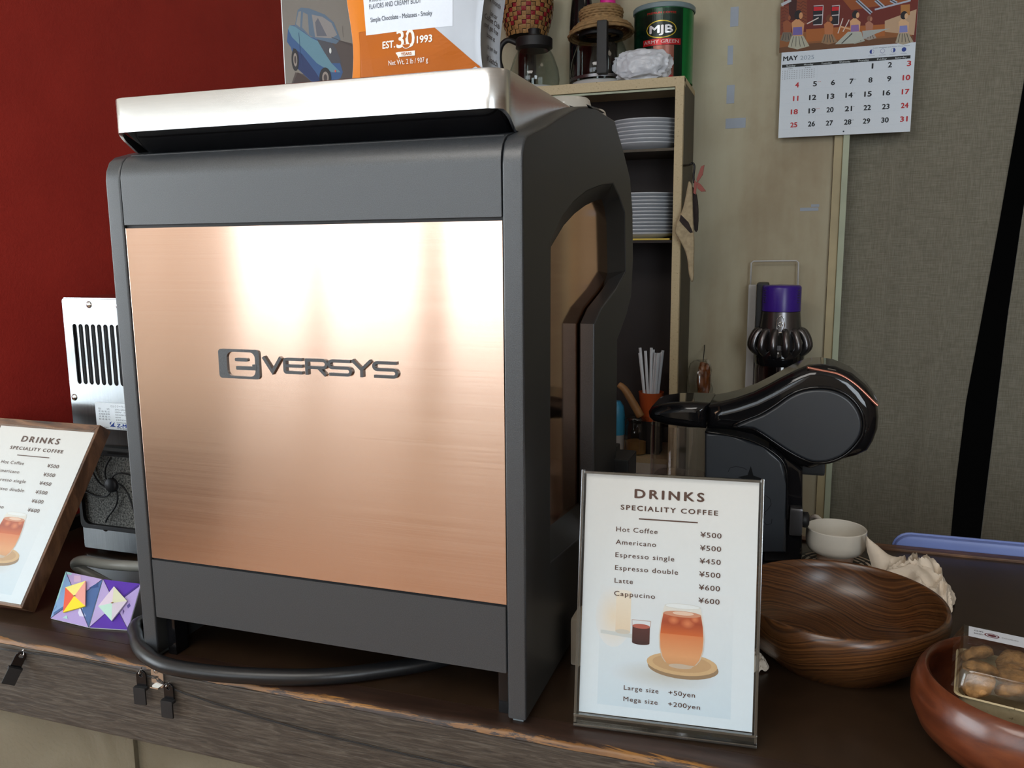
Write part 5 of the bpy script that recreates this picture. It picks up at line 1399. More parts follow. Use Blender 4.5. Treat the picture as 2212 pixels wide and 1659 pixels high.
# plates
def plate_mesh(r, h, t=0.003):
    me = bpy.data.meshes.new('plate')
    prf = [(0, 0.0025), (r * 0.52, 0.0025), (r * 0.54, 0.0), (r * 0.60, 0.0), (r * 0.64, 0.002), (r * 0.86, h * 0.45), (r * 0.985, h - 0.001), (r, h), (r * 0.992, h + t * 0.6), (r * 0.96, h + t * 0.5), (r * 0.84, h * 0.45 + t), (r * 0.62, 0.0055), (0, 0.0045)]
    vs, fs = lathe_data(prf, 44); me.from_pydata(vs, [], fs); me.update()
    for p in me.polygons: p.use_smooth = True
    me.materials.append(M['plate']); return me
pcx = W(1395, 280, 1, YF + 0.09).x
def stack(n, z0, pitch_, r, h, grp, base_label, cxp, lastl):
    me = plate_mesh(r, h)
    for i in range(n):
        o = bpy.data.objects.new('plate', me); COL.objects.link(o)
        o.location = (cxp + random.uniform(-0.0008, 0.0008), YF + 0.090, z0 + i * pitch_); o.rotation_euler = (0, 0, random.uniform(0, 6))
        lab = base_label if 0 < i < n - 1 else (base_label.replace('one of the', 'topmost of the') if i == n - 1 else base_label.replace('one of the', 'lowest of the'))
        od = ['lowest', 'second from the bottom', 'third from the bottom', 'fourth from the bottom', 'fifth from the bottom', 'sixth from the bottom']
        ot = ['topmost', 'second from the top', 'third from the top', 'fourth from the top', 'fifth from the top', 'sixth from the top']
        w_o = od[i] if i < n / 2 and i < 6 else ot[n - 1 - i]
        tag(o, 'white plate, %s in the stack on the %s' % (w_o, base_label), 'plate', grp)
zp1t = W(1400, 254, 1, YF + 0.02).z
stack(7, zs1 + 0.0002, (zp1t - zs1 - 0.016) / 6.0, 0.080, 0.014, 'plates on the upper shelf', 'upper cabinet shelf', xs0 - 0.074, None)
zp2t = W(1400, 416, 1, YF + 0.02).z
matz = 0.004
o = box('shelf_mat', xs0 - 0.16, xs0 - 0.006, YF + 0.014, YF + 0.165, zs2 + 0.0002, zs2 + matz, simple('yellow_white_mat', rgb(206, 178, 70), 0.5), None, 0.001)
tag(o, 'thin yellow mat under the plates on the middle cabinet shelf', 'mat')
stack(12, zs2 + matz + 0.0002, (zp2t - zs2 - matz - 0.012) / 11.0, 0.076, 0.011, 'plates on the middle shelf', 'middle cabinet shelf', xs0 - 0.079, None)

# ---- things on top of the cabinet
ZC = ztop
YS = 1.262
def onshelf(px, py, y=YS): return W(px, py, 1, y)
# glass carafe with black lid (left)
def carafe(px0, px1, name, label, y, topz, lidz, lid=True):
    a = onshelf(px0, 150, y); b_ = onshelf(px1, 150, y); r = (b_.x - a.x) / 2; c = ((a.x + b_.x) / 2, y)
    t = thing(name, label, 'carafe', loc=(c[0], c[1], ZC))
    h = lidz - ZC
    lathe('glass_body', [(0, 0.001), (r * 0.86, 0.001), (r * 0.95, 0.006), (r, h * 0.28), (r * 0.96, h * 0.5), (r * 0.80, h * 0.78), (r * 0.60, h)], M['glass'], t, sharp=80)
    lathe('base_ring', [(r * 0.80, 0.0), (r * 0.90, 0.0), (r * 0.96, 0.006), (r * 0.93, 0.009), (r * 0.8, 0.006)], M['white_plastic'], t)
    return t, r, h
y1 = YS
t, r, h = carafe(1102, 1207, 'glass_carafe', 'round glass carafe with black screw lid on the cabinet top, left one', y1, 0, onshelf(1150, 105, y1).z)
zl0 = onshelf(1150, 105, y1).z - ZC; zl1 = onshelf(1150, 84, y1).z - ZC; rl = (onshelf(1191, 95, y1).x - onshelf(1115, 95, y1).x) / 2
lathe('lid', [(0, zl0 - 0.006), (rl * 0.8, zl0 - 0.006), (rl, zl0), (rl, zl1 - 0.002), (rl * 0.95, zl1), (rl * 0.5, zl1 + 0.003), (rl * 0.32, zl1 + 0.006), (rl * 0.3, zl1 + 0.014), (rl * 0.34, zl1 + 0.02), (0, zl1 + 0.022)], M['black_matte'], t, sharp=30)
tube('handle', smoothpath([(-rl, 0, zl1 - 0.006), (-rl - 0.020, -0.004, zl1 + 0.001), (-rl - 0.036, -0.006, zl1 - 0.012), (-rl - 0.040, -0.006, zl1 - 0.04), (-rl - 0.034, -0.004, zl1 - 0.065)], 6), 0.006, M['black_matte'], t, 10)
# second carafe with black handle, under the wicker lid
y2 = YS - 0.005
t, r, h = carafe(1234, 1362, 'glass_carafe', 'glass carafe with black handle under the wicker hat, right one', y2, 0, onshelf(1290, 78, y2).z)
zb_ = onshelf(1290, 78, y2).z - ZC
lathe('collar', [(r * 0.60, zb_ - 0.004), (r * 0.72, zb_ - 0.004), (r * 0.74, zb_), (r * 0.72, zb_ + 0.004), (r * 0.6, zb_ + 0.004)], M['black_matte'], t)
lathe('steel_band', [(r * 0.985, 0.012), (r * 1.01, 0.012), (r * 1.012, 0.018), (r * 0.985, 0.018)], M['gunmetal'], t)
hx = onshelf(1302, 100, y2 - r).x - t.location.x
box('handle', hx - 0.010, hx + 0.012, -r - 0.016, -r + 0.004, 0.014, zb_ + 0.012, M['black_matte'], t, 0.004)
# wicker hat of stacked coils
wk = thing('wicker_hat', 'small hat-shaped wicker basket upturned on the right carafe', 'basket', loc=(t.location.x, y2, ZC + zb_ + 0.0045))
vs, fs = [], []
prw = [(r * 0.98, -0.004), (r * 1.05, -0.0065), (r * 1.0, 0.001), (r * 0.94, 0.005), (r * 0.86, 0.009), (r * 0.78, 0.013), (r * 0.70, 0.017), (r * 0.64, 0.021), (r * 0.66, 0.026), (r * 0.68, 0.031), (r * 0.69, 0.036), (r * 0.68, 0.041), (r * 0.62, 0.045), (r * 0.5, 0.047), (r * 0.36, 0.048), (r * 0.2, 0.048), (r * 0.06, 0.048)]
for kk, (rr, z) in enumerate(prw):
    ring = []
    for i in range(40):
        a = 2 * PI * i / 40; wv = 0.0011 * (1 if (i + kk) % 2 else -1)
        ring.append(((rr + wv) * math.cos(a), (rr + wv) * math.sin(a), z + 0.004 + 0.006 * math.cos(a * 1 + 0.5) * (0.3 if kk > 7 else (1 if kk < 4 else 0.5))))
    tube_data(ring, 0.0030, 6, vs, fs, closed=True)
o = fromdata('woven_coils', vs, fs, M['wicker'], wk, True); o['kind'] = 'stuff'
# dark bottle and pink-capped bottle behind
bp = onshelf(1262, 60, 1.335)
o = thing('dark_bottle', 'tall black bottle standing between the two carafes', 'bottle', loc=(bp.x - 0.008, 1.342, ZC))
lathe('bottle_body', [(0, 0.0), (0.026, 0.0), (0.028, 0.004), (0.028, 0.12), (0.028, 0.15), (0.026, 0.18), (0.022, 0.22), (0.017, 0.24), (0.017, 0.28), (0, 0.28)], M['black_gloss'], o, sharp=50)
lathe('cap', [(0, 0.300), (0.017, 0.300), (0.0185, 0.298), (0.0185, 0.275), (0.0, 0.275)], M['black_matte'], o, sharp=30)
pk = onshelf(1313, 4, 1.335)
o = thing('pink_cap_bottle', 'bottle with a bright pink cap behind the wicker hat', 'bottle', loc=(pk.x, 1.335, ZC))
lathe('bottle_body', [(0, 0), (0.022, 0), (0.023, 0.003), (0.023, pk.z - ZC - 0.02), (0.018, pk.z - ZC - 0.006), (0, pk.z - ZC - 0.006)], M['black_gloss'], o)
lathe('cap', [(0, 0), (0.0175, 0), (0.0175, 0.03), (0.016, 0.033), (0, 0.033)], M['pink'], o, z0=pk.z - ZC - 0.006)
# coffee can
yc = 1.298
ca = onshelf(1371, 60, yc); cb = onshelf(1499, 60, yc); rc = (cb.x - ca.x) / 2; ccx = (ca.x + cb.x) / 2
zct = onshelf(1436, 25, yc).z - ZC
can = thing('coffee_can', 'large green coffee can with grey lid at the right end of cabinet', 'can', loc=(ccx, yc, ZC))
lathe('can_body', [(0, 0.001), (rc - 0.003, 0.001), (rc - 0.0005, 0.0), (rc, 0.002), (rc - 0.001, 0.004), (rc - 0.001, zct - 0.004), (rc, zct - 0.002), (0, zct - 0.002)], simple('can_green_lacquer', rgb(20, 128, 62), 0.22, 0.35), can, seg=72, sharp=30)
lathe('can_lid', [(0, zct + 0.001), (rc - 0.006, zct + 0.001), (rc - 0.004, zct + 0.004), (rc + 0.001, zct + 0.004), (rc + 0.0025, zct + 0.002), (rc + 0.0025, zct - 0.006), (rc + 0.0005, zct - 0.007), (rc + 0.0005, zct - 0.002), (0, zct - 0.002)], simple('grey_can_lid', rgb(120, 140, 146), 0.4), can, seg=72, sharp=30)
P = Print(0.00003); P.lift = 24
hmm = zct * 1000; 
d2 = Vector((CAM.x - ccx, CAM.y - yc)); facing = math.atan2(d2.y, d2.x)
def canmap(a, b_, h):
    an = facing + a / (rc) ; rr = rc + h; return Vector((rr * math.cos(an), rr * math.sin(an), b_))
def cgrid(x0, x1, y0, y1, col, n=16):
    P.k += 1
    for i in range(n):
        xa_, xb_ = x0 + (x1 - x0) * i / n, x0 + (x1 - x0) * (i + 1) / n; b = len(P.v)
        for p in ((xa_, y0), (xb_, y0), (xb_, y1), (xa_, y1)): P.v.append((p[0], p[1], P.k))
        P.f.append((b, b + 1, b + 2, b + 3)); P.c.append([col] * 4)
def cell(cx, cy, rx, ry, col, n=14):
    P.k += 1
    for i in range(n):
        a, c = -1 + 2 * i / n, -1 + 2 * (i + 1) / n; ha, hc = math.sqrt(max(0, 1 - a * a)) * ry, math.sqrt(max(0, 1 - c * c)) * ry; b = len(P.v)
        for p in ((cx + a * rx, cy - ha), (cx + c * rx, cy - hc), (cx + c * rx, cy + hc), (cx + a * rx, cy + ha)): P.v.append((p[0], p[1], P.k))
        P.f.append((b, b + 1, b + 2, b + 3)); P.c.append([col] * 4)
cgrid(-95, 42, 4, hmm - 8, rgb(8, 52, 34), 30)
cgrid(-60, 36, 4, hmm - 20, rgb(6, 34, 26), 20)
cgrid(-38, 26, hmm - 22, hmm - 16, rgb(20, 60, 36)); P.text('PREMIUM COFFEE', -6, hmm - 20, 4.0, rgb(196, 34, 40), 62, 'c', bold=0.008)
gold = rgb(200, 176, 50)
P.poly([(-6, hmm - 26), (18, hmm - 38), (-30, hmm - 38)], gold)
cell(-6, hmm - 51, 33, 18, gold, 28); cell(-6, hmm - 51, 31, 16, rgb(6, 30, 26), 28)
P.text('MJB', -6, hmm - 58.5, 15.5, rgb(224, 226, 230), 48, 'c', bold=0.035)
cgrid(-47, 37, hmm - 83, hmm - 70, rgb(190, 34, 40)); P.text('ARMY GREEN', -6, hmm - 79.5, 7.0, rgb(226, 190, 190), 76, 'c', bold=0.008)
cgrid(-22, 22, 8, hmm - 84, rgb(150, 92, 78)); cell(2, 26, 16, 12, rgb(52, 32, 36)); cgrid(10, 20, 6, 12, rgb(190, 40, 50), 3)
# reading direction runs with decreasing angle seen from the camera, so mirror the axis
P.v = [(-(0) + v[0], v[1], v[2]) for v in P.v]
P.build('can_print', canmap, can, M['ink_foil'])

# wrapped package in front of the can
def lump(name, c, sx, sy, sz, seed, mat, label, cat, amp=0.25, sub=4):
    bm = bmesh.new(); bmesh.ops.create_icosphere(bm, subdivisions=sub, radius=1)
    for v in bm.verts:
        p = v.co.copy()
        k = 1 + amp * (0.5 - abs(mnoise.noise(p * 1.7 + Vector((seed, 0, 0)))) * 1.6) + amp * 0.35 * (0.5 - abs(mnoise.noise(p * 4.3 + Vector((0, seed, 0)))) * 2)
        q = Vector((abs(p.x) ** 0.75 * (1 if p.x > 0 else -1), abs(p.y) ** 0.8 * (1 if p.y > 0 else -1), abs(p.z) ** 0.7 * (1 if p.z > 0 else -1))) * k
        v.co = Vector((c[0] + q.x * sx, c[1] + q.y * sy, max(c[2] - sz * 0.93, c[2] + q.z * sz)))
    o = bmobj(name, bm, mat, None, True, 40); return tag(o, label, cat)
pk0 = onshelf(1330, 165, 1.208); pk1 = onshelf(1447, 160, 1.208)
lump('wrapped_package', ((pk0.x + pk1.x) / 2, 1.208, ZC + 0.0285), (pk1.x - pk0.x) / 2 * 1.0, 0.026, 0.031, 4.2, M['film'], 'white plastic wrapped package in front of the green coffee can', 'package', 0.22, 5)
# woven basket upper left
bs = onshelf(1133, 60, 1.29)
bk = thing('woven_basket', 'tan and red checked woven basket on top of the dark jar, upper left', 'basket', loc=(bs.x - 0.002, 1.315, onshelf(1133, 76, 1.29).z))
vs = []; fs = []; colr = []
nseg, nrow = 34, 11
rb = 0.060
def prof_b(t): return (rb * (0.74 + 0.26 * math.sin(min(1, t * 1.3) * PI / 2)) * (1 - 0.06 * max(0, t - 0.7)), 0.10 * t)
for j in range(nrow):
    for i in range(nseg):
        a0, a1 = 2 * PI * (i + 0.03) / nseg, 2 * PI * (i + 0.97) / nseg
        r0, z0_ = prof_b((j + 0.03) / nrow); r1, z1_ = prof_b((j + 0.97) / nrow); up_ = 0.0022 if (i + j) % 2 else 0.0
        b = len(vs)
        for (rr, aa, zz_) in ((r0, a0, z0_), (r0, a1, z0_), (r1, a1, z1_), (r1, a0, z1_)):
            vs.append(((rr + up_) * math.cos(aa), (rr + up_) * math.sin(aa), zz_))
        rm, am, zm = (r0 + r1) / 2 + up_ + 0.0007, (a0 + a1) / 2, (z0_ + z1_) / 2
        vs.append((rm * math.cos(am), rm * math.sin(am), zm))
        for q in ((0, 1), (1, 2), (2, 3), (3, 0)):
            fs.append((b + q[0], b + q[1], b + 4)); colr.append(rgb(140, 34, 42) if (i + 2 * j) % 3 == 0 and j > 1 and j < 7 else (rgb(160, 120, 72) if (i * 3 + j) % 5 else rgb(134, 98, 58)))
o = fromdata('weave', vs, fs, M['ink'], bk); o['kind'] = 'stuff'
at = o.data.color_attributes.new('ink', 'FLOAT_COLOR', 'CORNER'); fl = []
for c in colr: fl += list(c) * 3
at.data.foreach_set('color', fl)
lathe('lining', [(0, 0.002), (rb * 0.70, 0.002), (rb * 0.90, 0.035), (rb * 0.97, 0.098)], M['dark'], bk)
jr = onshelf(1100, 120, 1.31)
jx_ = bs.x - 0.012
o = thing('dark_jar', 'dark jar standing behind the bags, under the woven basket', 'jar', loc=(jx_, 1.346, ZC))
lathe('jar_body', [(0, 0), (0.020, 0), (0.022, 0.004), (0.022, onshelf(1133, 76, 1.29).z - ZC - 0.012), (0.020, onshelf(1133, 76, 1.29).z - ZC - 0.002), (0, onshelf(1133, 76, 1.29).z - ZC - 0.002)], M['black_gloss'], o)

# ---- oven mitt on the side of the cabinet
mx = xa1 + 0.004
mh = thing('oven_mitt', 'quilted cream oven mitt with red ribbon hanging on the cabinet side', 'oven mitt', loc=(mx, YF + 0.06, W(1500, 350, 1, YF).z))
def lm(o): return local(o, mh)
def mp_(pts, y=YF - 0.030): return [(lambda q: (q.x, q.z))(W(1180 + .36166 * a, 200 + .36166 * b_, 1, y)) for a, b_ in pts]
body = densesm(mp_([(850, 530), (870, 560), (872, 640), (876, 760), (882, 900), (880, 1000), (878, 1110), (866, 1130), (850, 1080), (838, 980), (806, 900), (775, 850), (768, 820), (785, 760), (815, 690), (835, 600)]), 3)
lm(curve_mesh('mitt_body', [body], M['mitt'], mh, frame_mat((0, YF - 0.024, 0), (1, 0, 0), (0, 0, 1)), ext=0.003, bev=0.0035, bres=3))
lm(prism('mitt_patch', mp_([(803, 728), (850, 775), (876, 835), (860, 838), (815, 790), (795, 765)], YF - 0.032), 1, YF - 0.0325, YF - 0.030, M['mitt_dark'], mh, 0.0008))
lm(prism('mitt_back', densesm(mp_([(870, 560), (895, 610), (905, 700), (902, 820), (884, 822), (878, 760), (850, 740), (862, 640)], YF - 0.012), 2), 1, YF - 0.013, YF + 0.004, M['mitt_dark'], mh, 0.002))
rbp = lambda pts: mp_(pts, YF - 0.040)
lm(prism('ribbon_loop', rbp([(896, 520), (925, 440), (945, 432), (935, 490), (905, 535)]), 1, YF - 0.040, YF - 0.0375, M['ribbon'], mh, 0.0006))
lm(prism('ribbon_tail', rbp([(898, 530), (925, 550), (955, 590), (925, 592), (902, 570)]), 1, YF - 0.040, YF - 0.0375, M['ribbon'], mh, 0.0006))
lm(prism('ribbon_tail', rbp([(885, 520), (900, 540), (893, 610), (878, 600)]), 1, YF - 0.040, YF - 0.0375, M['ribbon'], mh, 0.0006))
hk = [W(1180 + .36166 * a, 200 + .36166 * b_, 1, YF - 0.02) for a, b_ in ((835, 425), (858, 430), (872, 420), (885, 440), (880, 500), (884, 540))]
hk[0] = Vector((xa1 - 0.002, YF + 0.02, hk[0].z))
hook = tag(tube('wall_hook', smoothpath(hk, 4), 0.0022, M['black_matte'], None, 8), 'small black hook on the cabinet side holding the oven mitt', 'hook')

# ---- things on the lowest shelf
ys = YF + 0.05
zs = zs3
oc0 = W(1405, 850, 1, ys); co_x = oc0.x
zc1 = W(1405, 848, 1, ys).z
# wooden block + glass jar carry the cup at the height seen
cup = thing('straw_cup', 'orange plastic cup full of wrapped straws on the low shelf', 'cup', loc=(co_x, ys + 0.012, zc1 - 0.066))
rcu = (W(1432, 850, 1, ys).x - W(1378, 850, 1, ys).x) / 2
lathe('cup_wall', [(0, 0.001), (rcu * 0.72, 0.001), (rcu * 0.75, 0), (rcu, 0.064), (rcu * 1.02, 0.066), (rcu * 0.97, 0.066), (rcu * 0.72, 0.004), (0, 0.004)], M['orange_cup'], cup)
for i in range(18):
    a = random.uniform(0, 2 * PI); rr = rcu * 0.6 * math.sqrt(random.random()); tx, ty = rr * math.cos(a), rr * math.sin(a)
    ln = random.uniform(0.142, 0.164); dx, dy = tx * 0.7 + random.uniform(-0.004, 0.004), ty * 0.5
    o = fromdata('paper_straw', *tube_data([(co_x + tx * 0.6, ys + 0.012 + ty * 0.6, zc1 - 0.06), (co_x + tx + dx, ys + 0.012 + ty + dy, zc1 - 0.06 + ln)], 0.0032, 4), M['paper'])
    tag(o, 'white paper-wrapped straw standing in the orange cup on the low cabinet shelf', 'straw', 'wrapped straws in the orange cup')
jb = thing('storage_jar', 'squat glass jar with brown contents below the orange cup', 'jar', loc=(W(1376, 930, 1, ys).x, ys - 0.010, zs))
hj = W(1376, 905, 1, ys - 0.01).z - zs
lathe('jar_glass', [(0, 0.001), (0.022, 0.001), (0.025, 0.004), (0.025, hj * 0.75), (0.022, hj * 0.88), (0.022, hj)], M['glass'], jb)
lathe('jar_contents', [(0, 0.003), (0.0225, 0.003), (0.0225, hj * 0.38), (0, hj * 0.42)], M['tanwood'], jb)
lathe('jar_lid', [(0, hj + 0.006), (0.027, hj + 0.006), (0.029, hj + 0.003), (0.029, hj - 0.001), (0, hj - 0.001)], M['glass'], jb)
o = box('cup_riser', co_x - 0.024, co_x + 0.024, ys - 0.012 + 0.004, ys + 0.038, zs, zc1 - 0.0662, M['cabinet_in'], None, 0.002); tag(o, 'dark block on the low shelf under the orange straw cup', 'block')
hd = [W(1336, 830, 1, ys - 0.03), W(1350, 842, 1, ys - 0.03), W(1366, 868, 1, ys - 0.03), W(1384, 900, 1, ys - 0.03)]
o = fromdata('wooden_spatula', *tube_data(smoothpath(hd, 5), [0.006, 0.007, 0.0075, 0.008, 0.008, 0.0085, 0.0085, 0.009, 0.009, 0.009, 0.009, 0.0095, 0.0095, 0.0095, 0.0095, 0.0095], 10), M['tanwood'], None, True); tag(o, 'curved light wood handle beside the orange straw cup', 'utensil')
pb = W(1336, 915, 1, ys - 0.02)
o = thing('blue_bottle', 'sky blue squeeze bottle just past the machine edge, low shelf', 'bottle', loc=(pb.x - 0.006, ys - 0.01, zs))
hb = W(1336, 866, 1, ys - 0.01).z - zs
lathe('bottle_body', [(0, 0), (0.016, 0), (0.018, 0.004), (0.018, hb * 0.35), (0.0185, hb * 0.36)], M['white_plastic'], o)
lathe('bottle_sleeve', [(0.0185, hb * 0.36), (0.0188, hb * 0.7), (0.016, hb * 0.9), (0.008, hb), (0, hb)], M['blue'], o)

# ================================================================== WALL THINGS
# tape remnants
for i, (a, b_, c_, d_) in enumerate(((1577, 14, 1596, 58), (1571, 98, 1584, 140), (1569, 183, 1587, 224), (1567, 254, 1611, 278), (1728, 448, 1768, 456), (1752, 441, 1770, 447))):
    p = W(a, d_, 1, YB - 0.0006); q = W(c_, b_, 1, YB - 0.0006)
    o = box('tape_remnant', p.x, q.x, YB - 0.0008, YB - 0.0001, p.z, q.z, M['tape'])
    tag(o, ('faded blue tape strip at the top of the wall, highest of four', 'faded blue tape strip on the wall, second from the top', 'faded blue tape strip on the wall, third from the top', 'faded blue tape strip on the wall, lowest and widest of the four', 'thin grey tape streak on the wall under the calendar', 'short grey tape streak just above the thin one under the calendar')[i], 'tape')
# calendar
YK = YB - 0.024
k0 = W(1681, 298, 1, YK); k1 = W(1966, 284, 1, YK); k2 = W(1684, 115, 1, YK)
cw = k1.x - k0.x
cal = thing('wall_calendar', 'May 2025 wall calendar with a photo of performers above', 'calendar', loc=(k0.x, YK, k0.z))
chh = 0.42; sc = cw * 1000 / 286.0        # mm per photo pixel
cb_ = box('pages', 0, cw, 0.0, 0.004, 0, chh, M['paper'], cal, 0.0006)
box('hanger', cw * 0.45, cw * 0.55, 0.0, 0.006, chh, chh + 0.012, M['black_matte'], cal, 0.001)
P = Print(0.00004)
O1 = (1640, 0); K1 = 400 / 2212.0
def cp(a, b_): q = W(O1[0] + K1 * a, O1[1] + K1 * b_, 1, YK); return ((q.x - k0.x) * 1000, (q.z - k0.z) * 1000)
def cpl(l): return [cp(a, b_) for a, b_ in l]
CWm = cw * 1000; zt0 = cp(240, 632)[1]
pap = rgb(220, 230, 242)
P.rect(0, 0, CWm, zt0, rgb(224, 234, 244), rgb(216, 228, 240))
# photograph area
P.rect(0.3, zt0, CWm - 0.3, chh * 1000, rgb(104, 30, 22), rgb(120, 44, 24))
P.poly(cpl([(250, 400), (1800, 300), (1840, 500), (240, 632)]), rgb(142, 88, 44))
P.poly(cpl([(600, 520), (1840, 430), (1840, 500), (240, 632), (240, 570)]), rgb(104, 66, 36))
P.poly(cpl([(560, 350), (1500, 290), (1500, 430), (560, 500)]), rgb(168, 96, 40))
P.poly(cpl([(255, 80), (355, 70), (350, 400), (250, 420)]), rgb(122, 56, 34)); P.poly(cpl([(440, 0), (570, 0), (570, 290), (440, 310)]), rgb(128, 62, 34))
P.poly(cpl([(350, 0), (450, 0), (440, 240), (360, 240)]), rgb(60, 20, 18))
for k in range(7):
    y_ = 20 + k * 38; P.line(cpl([(450, y_), (500, y_ + 22), (520, y_ - 6), (565, y_ + 18)]), 0.8, rgb(66, 28, 18)); P.line(cpl([(262, y_ + 90), (300, y_ + 70), (345, y_ + 98)]), 0.7, rgb(70, 30, 20))
P.poly(cpl([(1000, 0), (1800, 0), (1800, 20), (1100, 120)]), rgb(150, 80, 34))
for ln in ([(1165, 0), (1340, 160)], [(1390, 0), (1490, 90)], [(1570, 0), (1640, 40)]): P.line(cpl(ln), 6.5, rgb(176, 186, 204)); P.line(cpl(ln), 2.0, rgb(50, 56, 76))
P.line(cpl([(1380, 115), (1600, 60), (1810, 5)]), 3.5, rgb(176, 186, 204)); P.line(cpl([(265, 60), (380, 0)]), 6, rgb(190, 196, 206))
for (xa_, xb_) in ((650, 765), (868, 960)):
    P.poly(cpl([(xa_ - 6, 70), (xb_ + 8, 62), (xb_ - 8, 290), (xa_ - 10, 300)]), rgb(26, 24, 34)); P.poly(cpl([(xa_, 85), (xb_, 78), (xb_ - 4, 125), (xa_, 132)]), rgb(206, 24, 40))
    P.line(cpl([(xa_, 72), (xb_, 64), (xb_ - 14, 292), (xa_ - 4, 298)]), 1.6, rgb(206, 200, 206)); P.line(cpl([(xa_, 185), (xb_ - 8, 178)]), 1.8, rgb(206, 200, 206))
P.poly(cpl([(1500, 250), (1880, 110), (1850, 420), (1500, 380)]), rgb(190, 160, 130)); P.poly(cpl([(1690, 60), (1800, 50), (1800, 180), (1690, 190)]), rgb(176, 120, 60))
P.line(cpl([(570, 285), (710, 212)]), 2.2, rgb(216, 206, 200)); P.line(cpl([(940, 400), (1000, 220)]), 2, rgb(216, 206, 200)); P.line(cpl([(1000, 380), (1075, 235)]), 2, rgb(216, 206, 200))
sk1 = rgb(206, 150, 104)
def fig(cx, cy, s_, topc, skirt, skin=sk1, hair=rgb(24, 20, 26)):
    P.poly(cpl([(cx - 100 * s_, cy + 190 * s_), (cx - 60 * s_, cy + 70 * s_), (cx + 60 * s_, cy + 60 * s_), (cx + 130 * s_, cy + 180 * s_), (cx, cy + 215 * s_)]), skirt)
    P.poly(cpl([(cx - 50 * s_, cy + 70 * s_), (cx - 60 * s_, cy - 70 * s_), (cx, cy - 120 * s_), (cx + 75 * s_, cy - 60 * s_), (cx + 60 * s_, cy + 70 * s_)]), skin)
    P.poly(cpl([(cx - 50 * s_, cy + 65 * s_), (cx - 45 * s_, cy - 20 * s_), (cx + 50 * s_, cy - 28 * s_), (cx + 55 * s_, cy + 58 * s_)]), topc)
    a = cp(cx + 10 * s_, cy - 155 * s_); P.ell(a[0], a[1], 7 * s_, 8.5 * s_, hair); a = cp(cx + 38 * s_, cy - 145 * s_); P.ell(a[0], a[1], 3.4 * s_, 6 * s_, skin)
    for k in range(4): P.line(cpl([(cx - 40 * s_ + 28 * k * s_, cy + 75 * s_), (cx - 65 * s_ + 48 * k * s_, cy + 185 * s_)]), 1.1, rgb(60, 60, 60))
fig(330, 330, 0.8, rgb(150, 84, 50), rgb(120, 110, 96), rgb(150, 84, 50), rgb(120, 60, 40))
fig(455, 350, 1.12, rgb(112, 100, 170), rgb(178, 178, 160))
fig(825, 350, 0.85, rgb(186, 116, 72), rgb(150, 120, 90), rgb(186, 116, 72), rgb(110, 60, 36))
fig(1140, 320, 0.95, rgb(140, 110, 170), rgb(168, 174, 166), rgb(216, 168, 126))
P.poly(cpl([(905, 530), (1060, 380), (1220, 380), (1240, 470), (1120, 520)]), rgb(178, 184, 176)); P.line(cpl([(985, 520), (1110, 400)]), 2, rgb(60, 66, 64)); P.line(cpl([(960, 315), (1090, 350)]), 3, rgb(216, 168, 126))
fig(1310, 330, 0.7, rgb(176, 120, 96), rgb(160, 150, 140), rgb(176, 120, 96), rgb(130, 80, 60)); P.poly(cpl([(1230, 370), (1560, 340), (1400, 400), (1240, 470)]), rgb(170, 176, 176))
fig(1720, 330, 0.95, rgb(130, 136, 196), rgb(170, 160, 140), rgb(214, 176, 136))
# month block
dk = rgb(30, 34, 42); rd = rgb(190, 44, 52)
a, b_ = cp(288, 725), cp(458, 715)
P.text('MAY', a[0], a[1] - 0.6, 9.2, dk, b_[0] - a[0], bold=0.035)
a, b_ = cp(490, 715), cp(655, 700); P.text('2025', a[0], a[1] - 0.4, 8.6, rgb(146, 164, 182), b_[0] - a[0])
z_b = cp(258, 812)[1]; z_t = cp(258, 778)[1]
ul, ur = 2.2, cp(1808, 655)[0]
P.rect(ul, z_b, ur, z_t + 0.3, rgb(22, 26, 26))
dn = ['Sunday', 'Monday', 'Tuesday', 'Wednesday', 'Thursday', 'Friday', 'Saturday']
pitchx = (ur - ul) / 7.0
for i, s_ in enumerate(dn): P.text(s_, ul + pitchx * (i + 0.5), z_b + 1.4, 3.3, rgb(190, 200, 206), min(22, 3.1 * len(s_)), 'c', bold=0.02)
rowy = [cp(1330, 820)[1], cp(1330, 985)[1], cp(1330, 1150)[1], cp(1330, 1312)[1], cp(1330, 1472)[1]]
colx = [cp(458, 1350)[0], cp(670, 1350)[0], cp(885, 1330)[0], cp(1105, 1320)[0], cp(1330, 1310)[0], cp(1552, 1300)[0], cp(1778, 1290)[0]]
for r_ in range(5): P.line([(ul, rowy[r_] - 4.5), (ur, rowy[r_] - 4.5)], 0.25, rgb(208, 219, 230))
for c_ in range(1, 7): P.line([(ul + pitchx * c_, rowy[4] - 10), (ul + pitchx * c_, z_b)], 0.2, rgb(200, 212, 224))
day = 1
for r_ in range(5):
    for c_ in range(7):
        if r_ == 0 and c_ < 4: continue
        if day > 31: break
        P.text(str(day), colx[c_], rowy[r_], 10.2, rd if c_ in (0, 6) else dk, 2.0 if day == 1 else ((13.6 if day > 9 else 7.0) * (0.74 if day == 11 else 1)), 'r', bold=0.035); day += 1
for mi, x_ in ((0, 3.5), (1, 39)):
    P.text(('APRIL', 'JUNE')[mi], x_ + 16, z_b - 4, 1.7, dk, 12, 'c')
    for rr in range(5): P.text('1 2 3 4 5 6 7', x_, z_b - 8.5 - rr * 4.0, 1.8, rgb(110, 120, 130), 31)
for c_, r_ in ((1, 1), (1, 3)): P.text('NOTE', colx[c_] + 1.5, rowy[r_] + 8, 1.5, rd, 7)
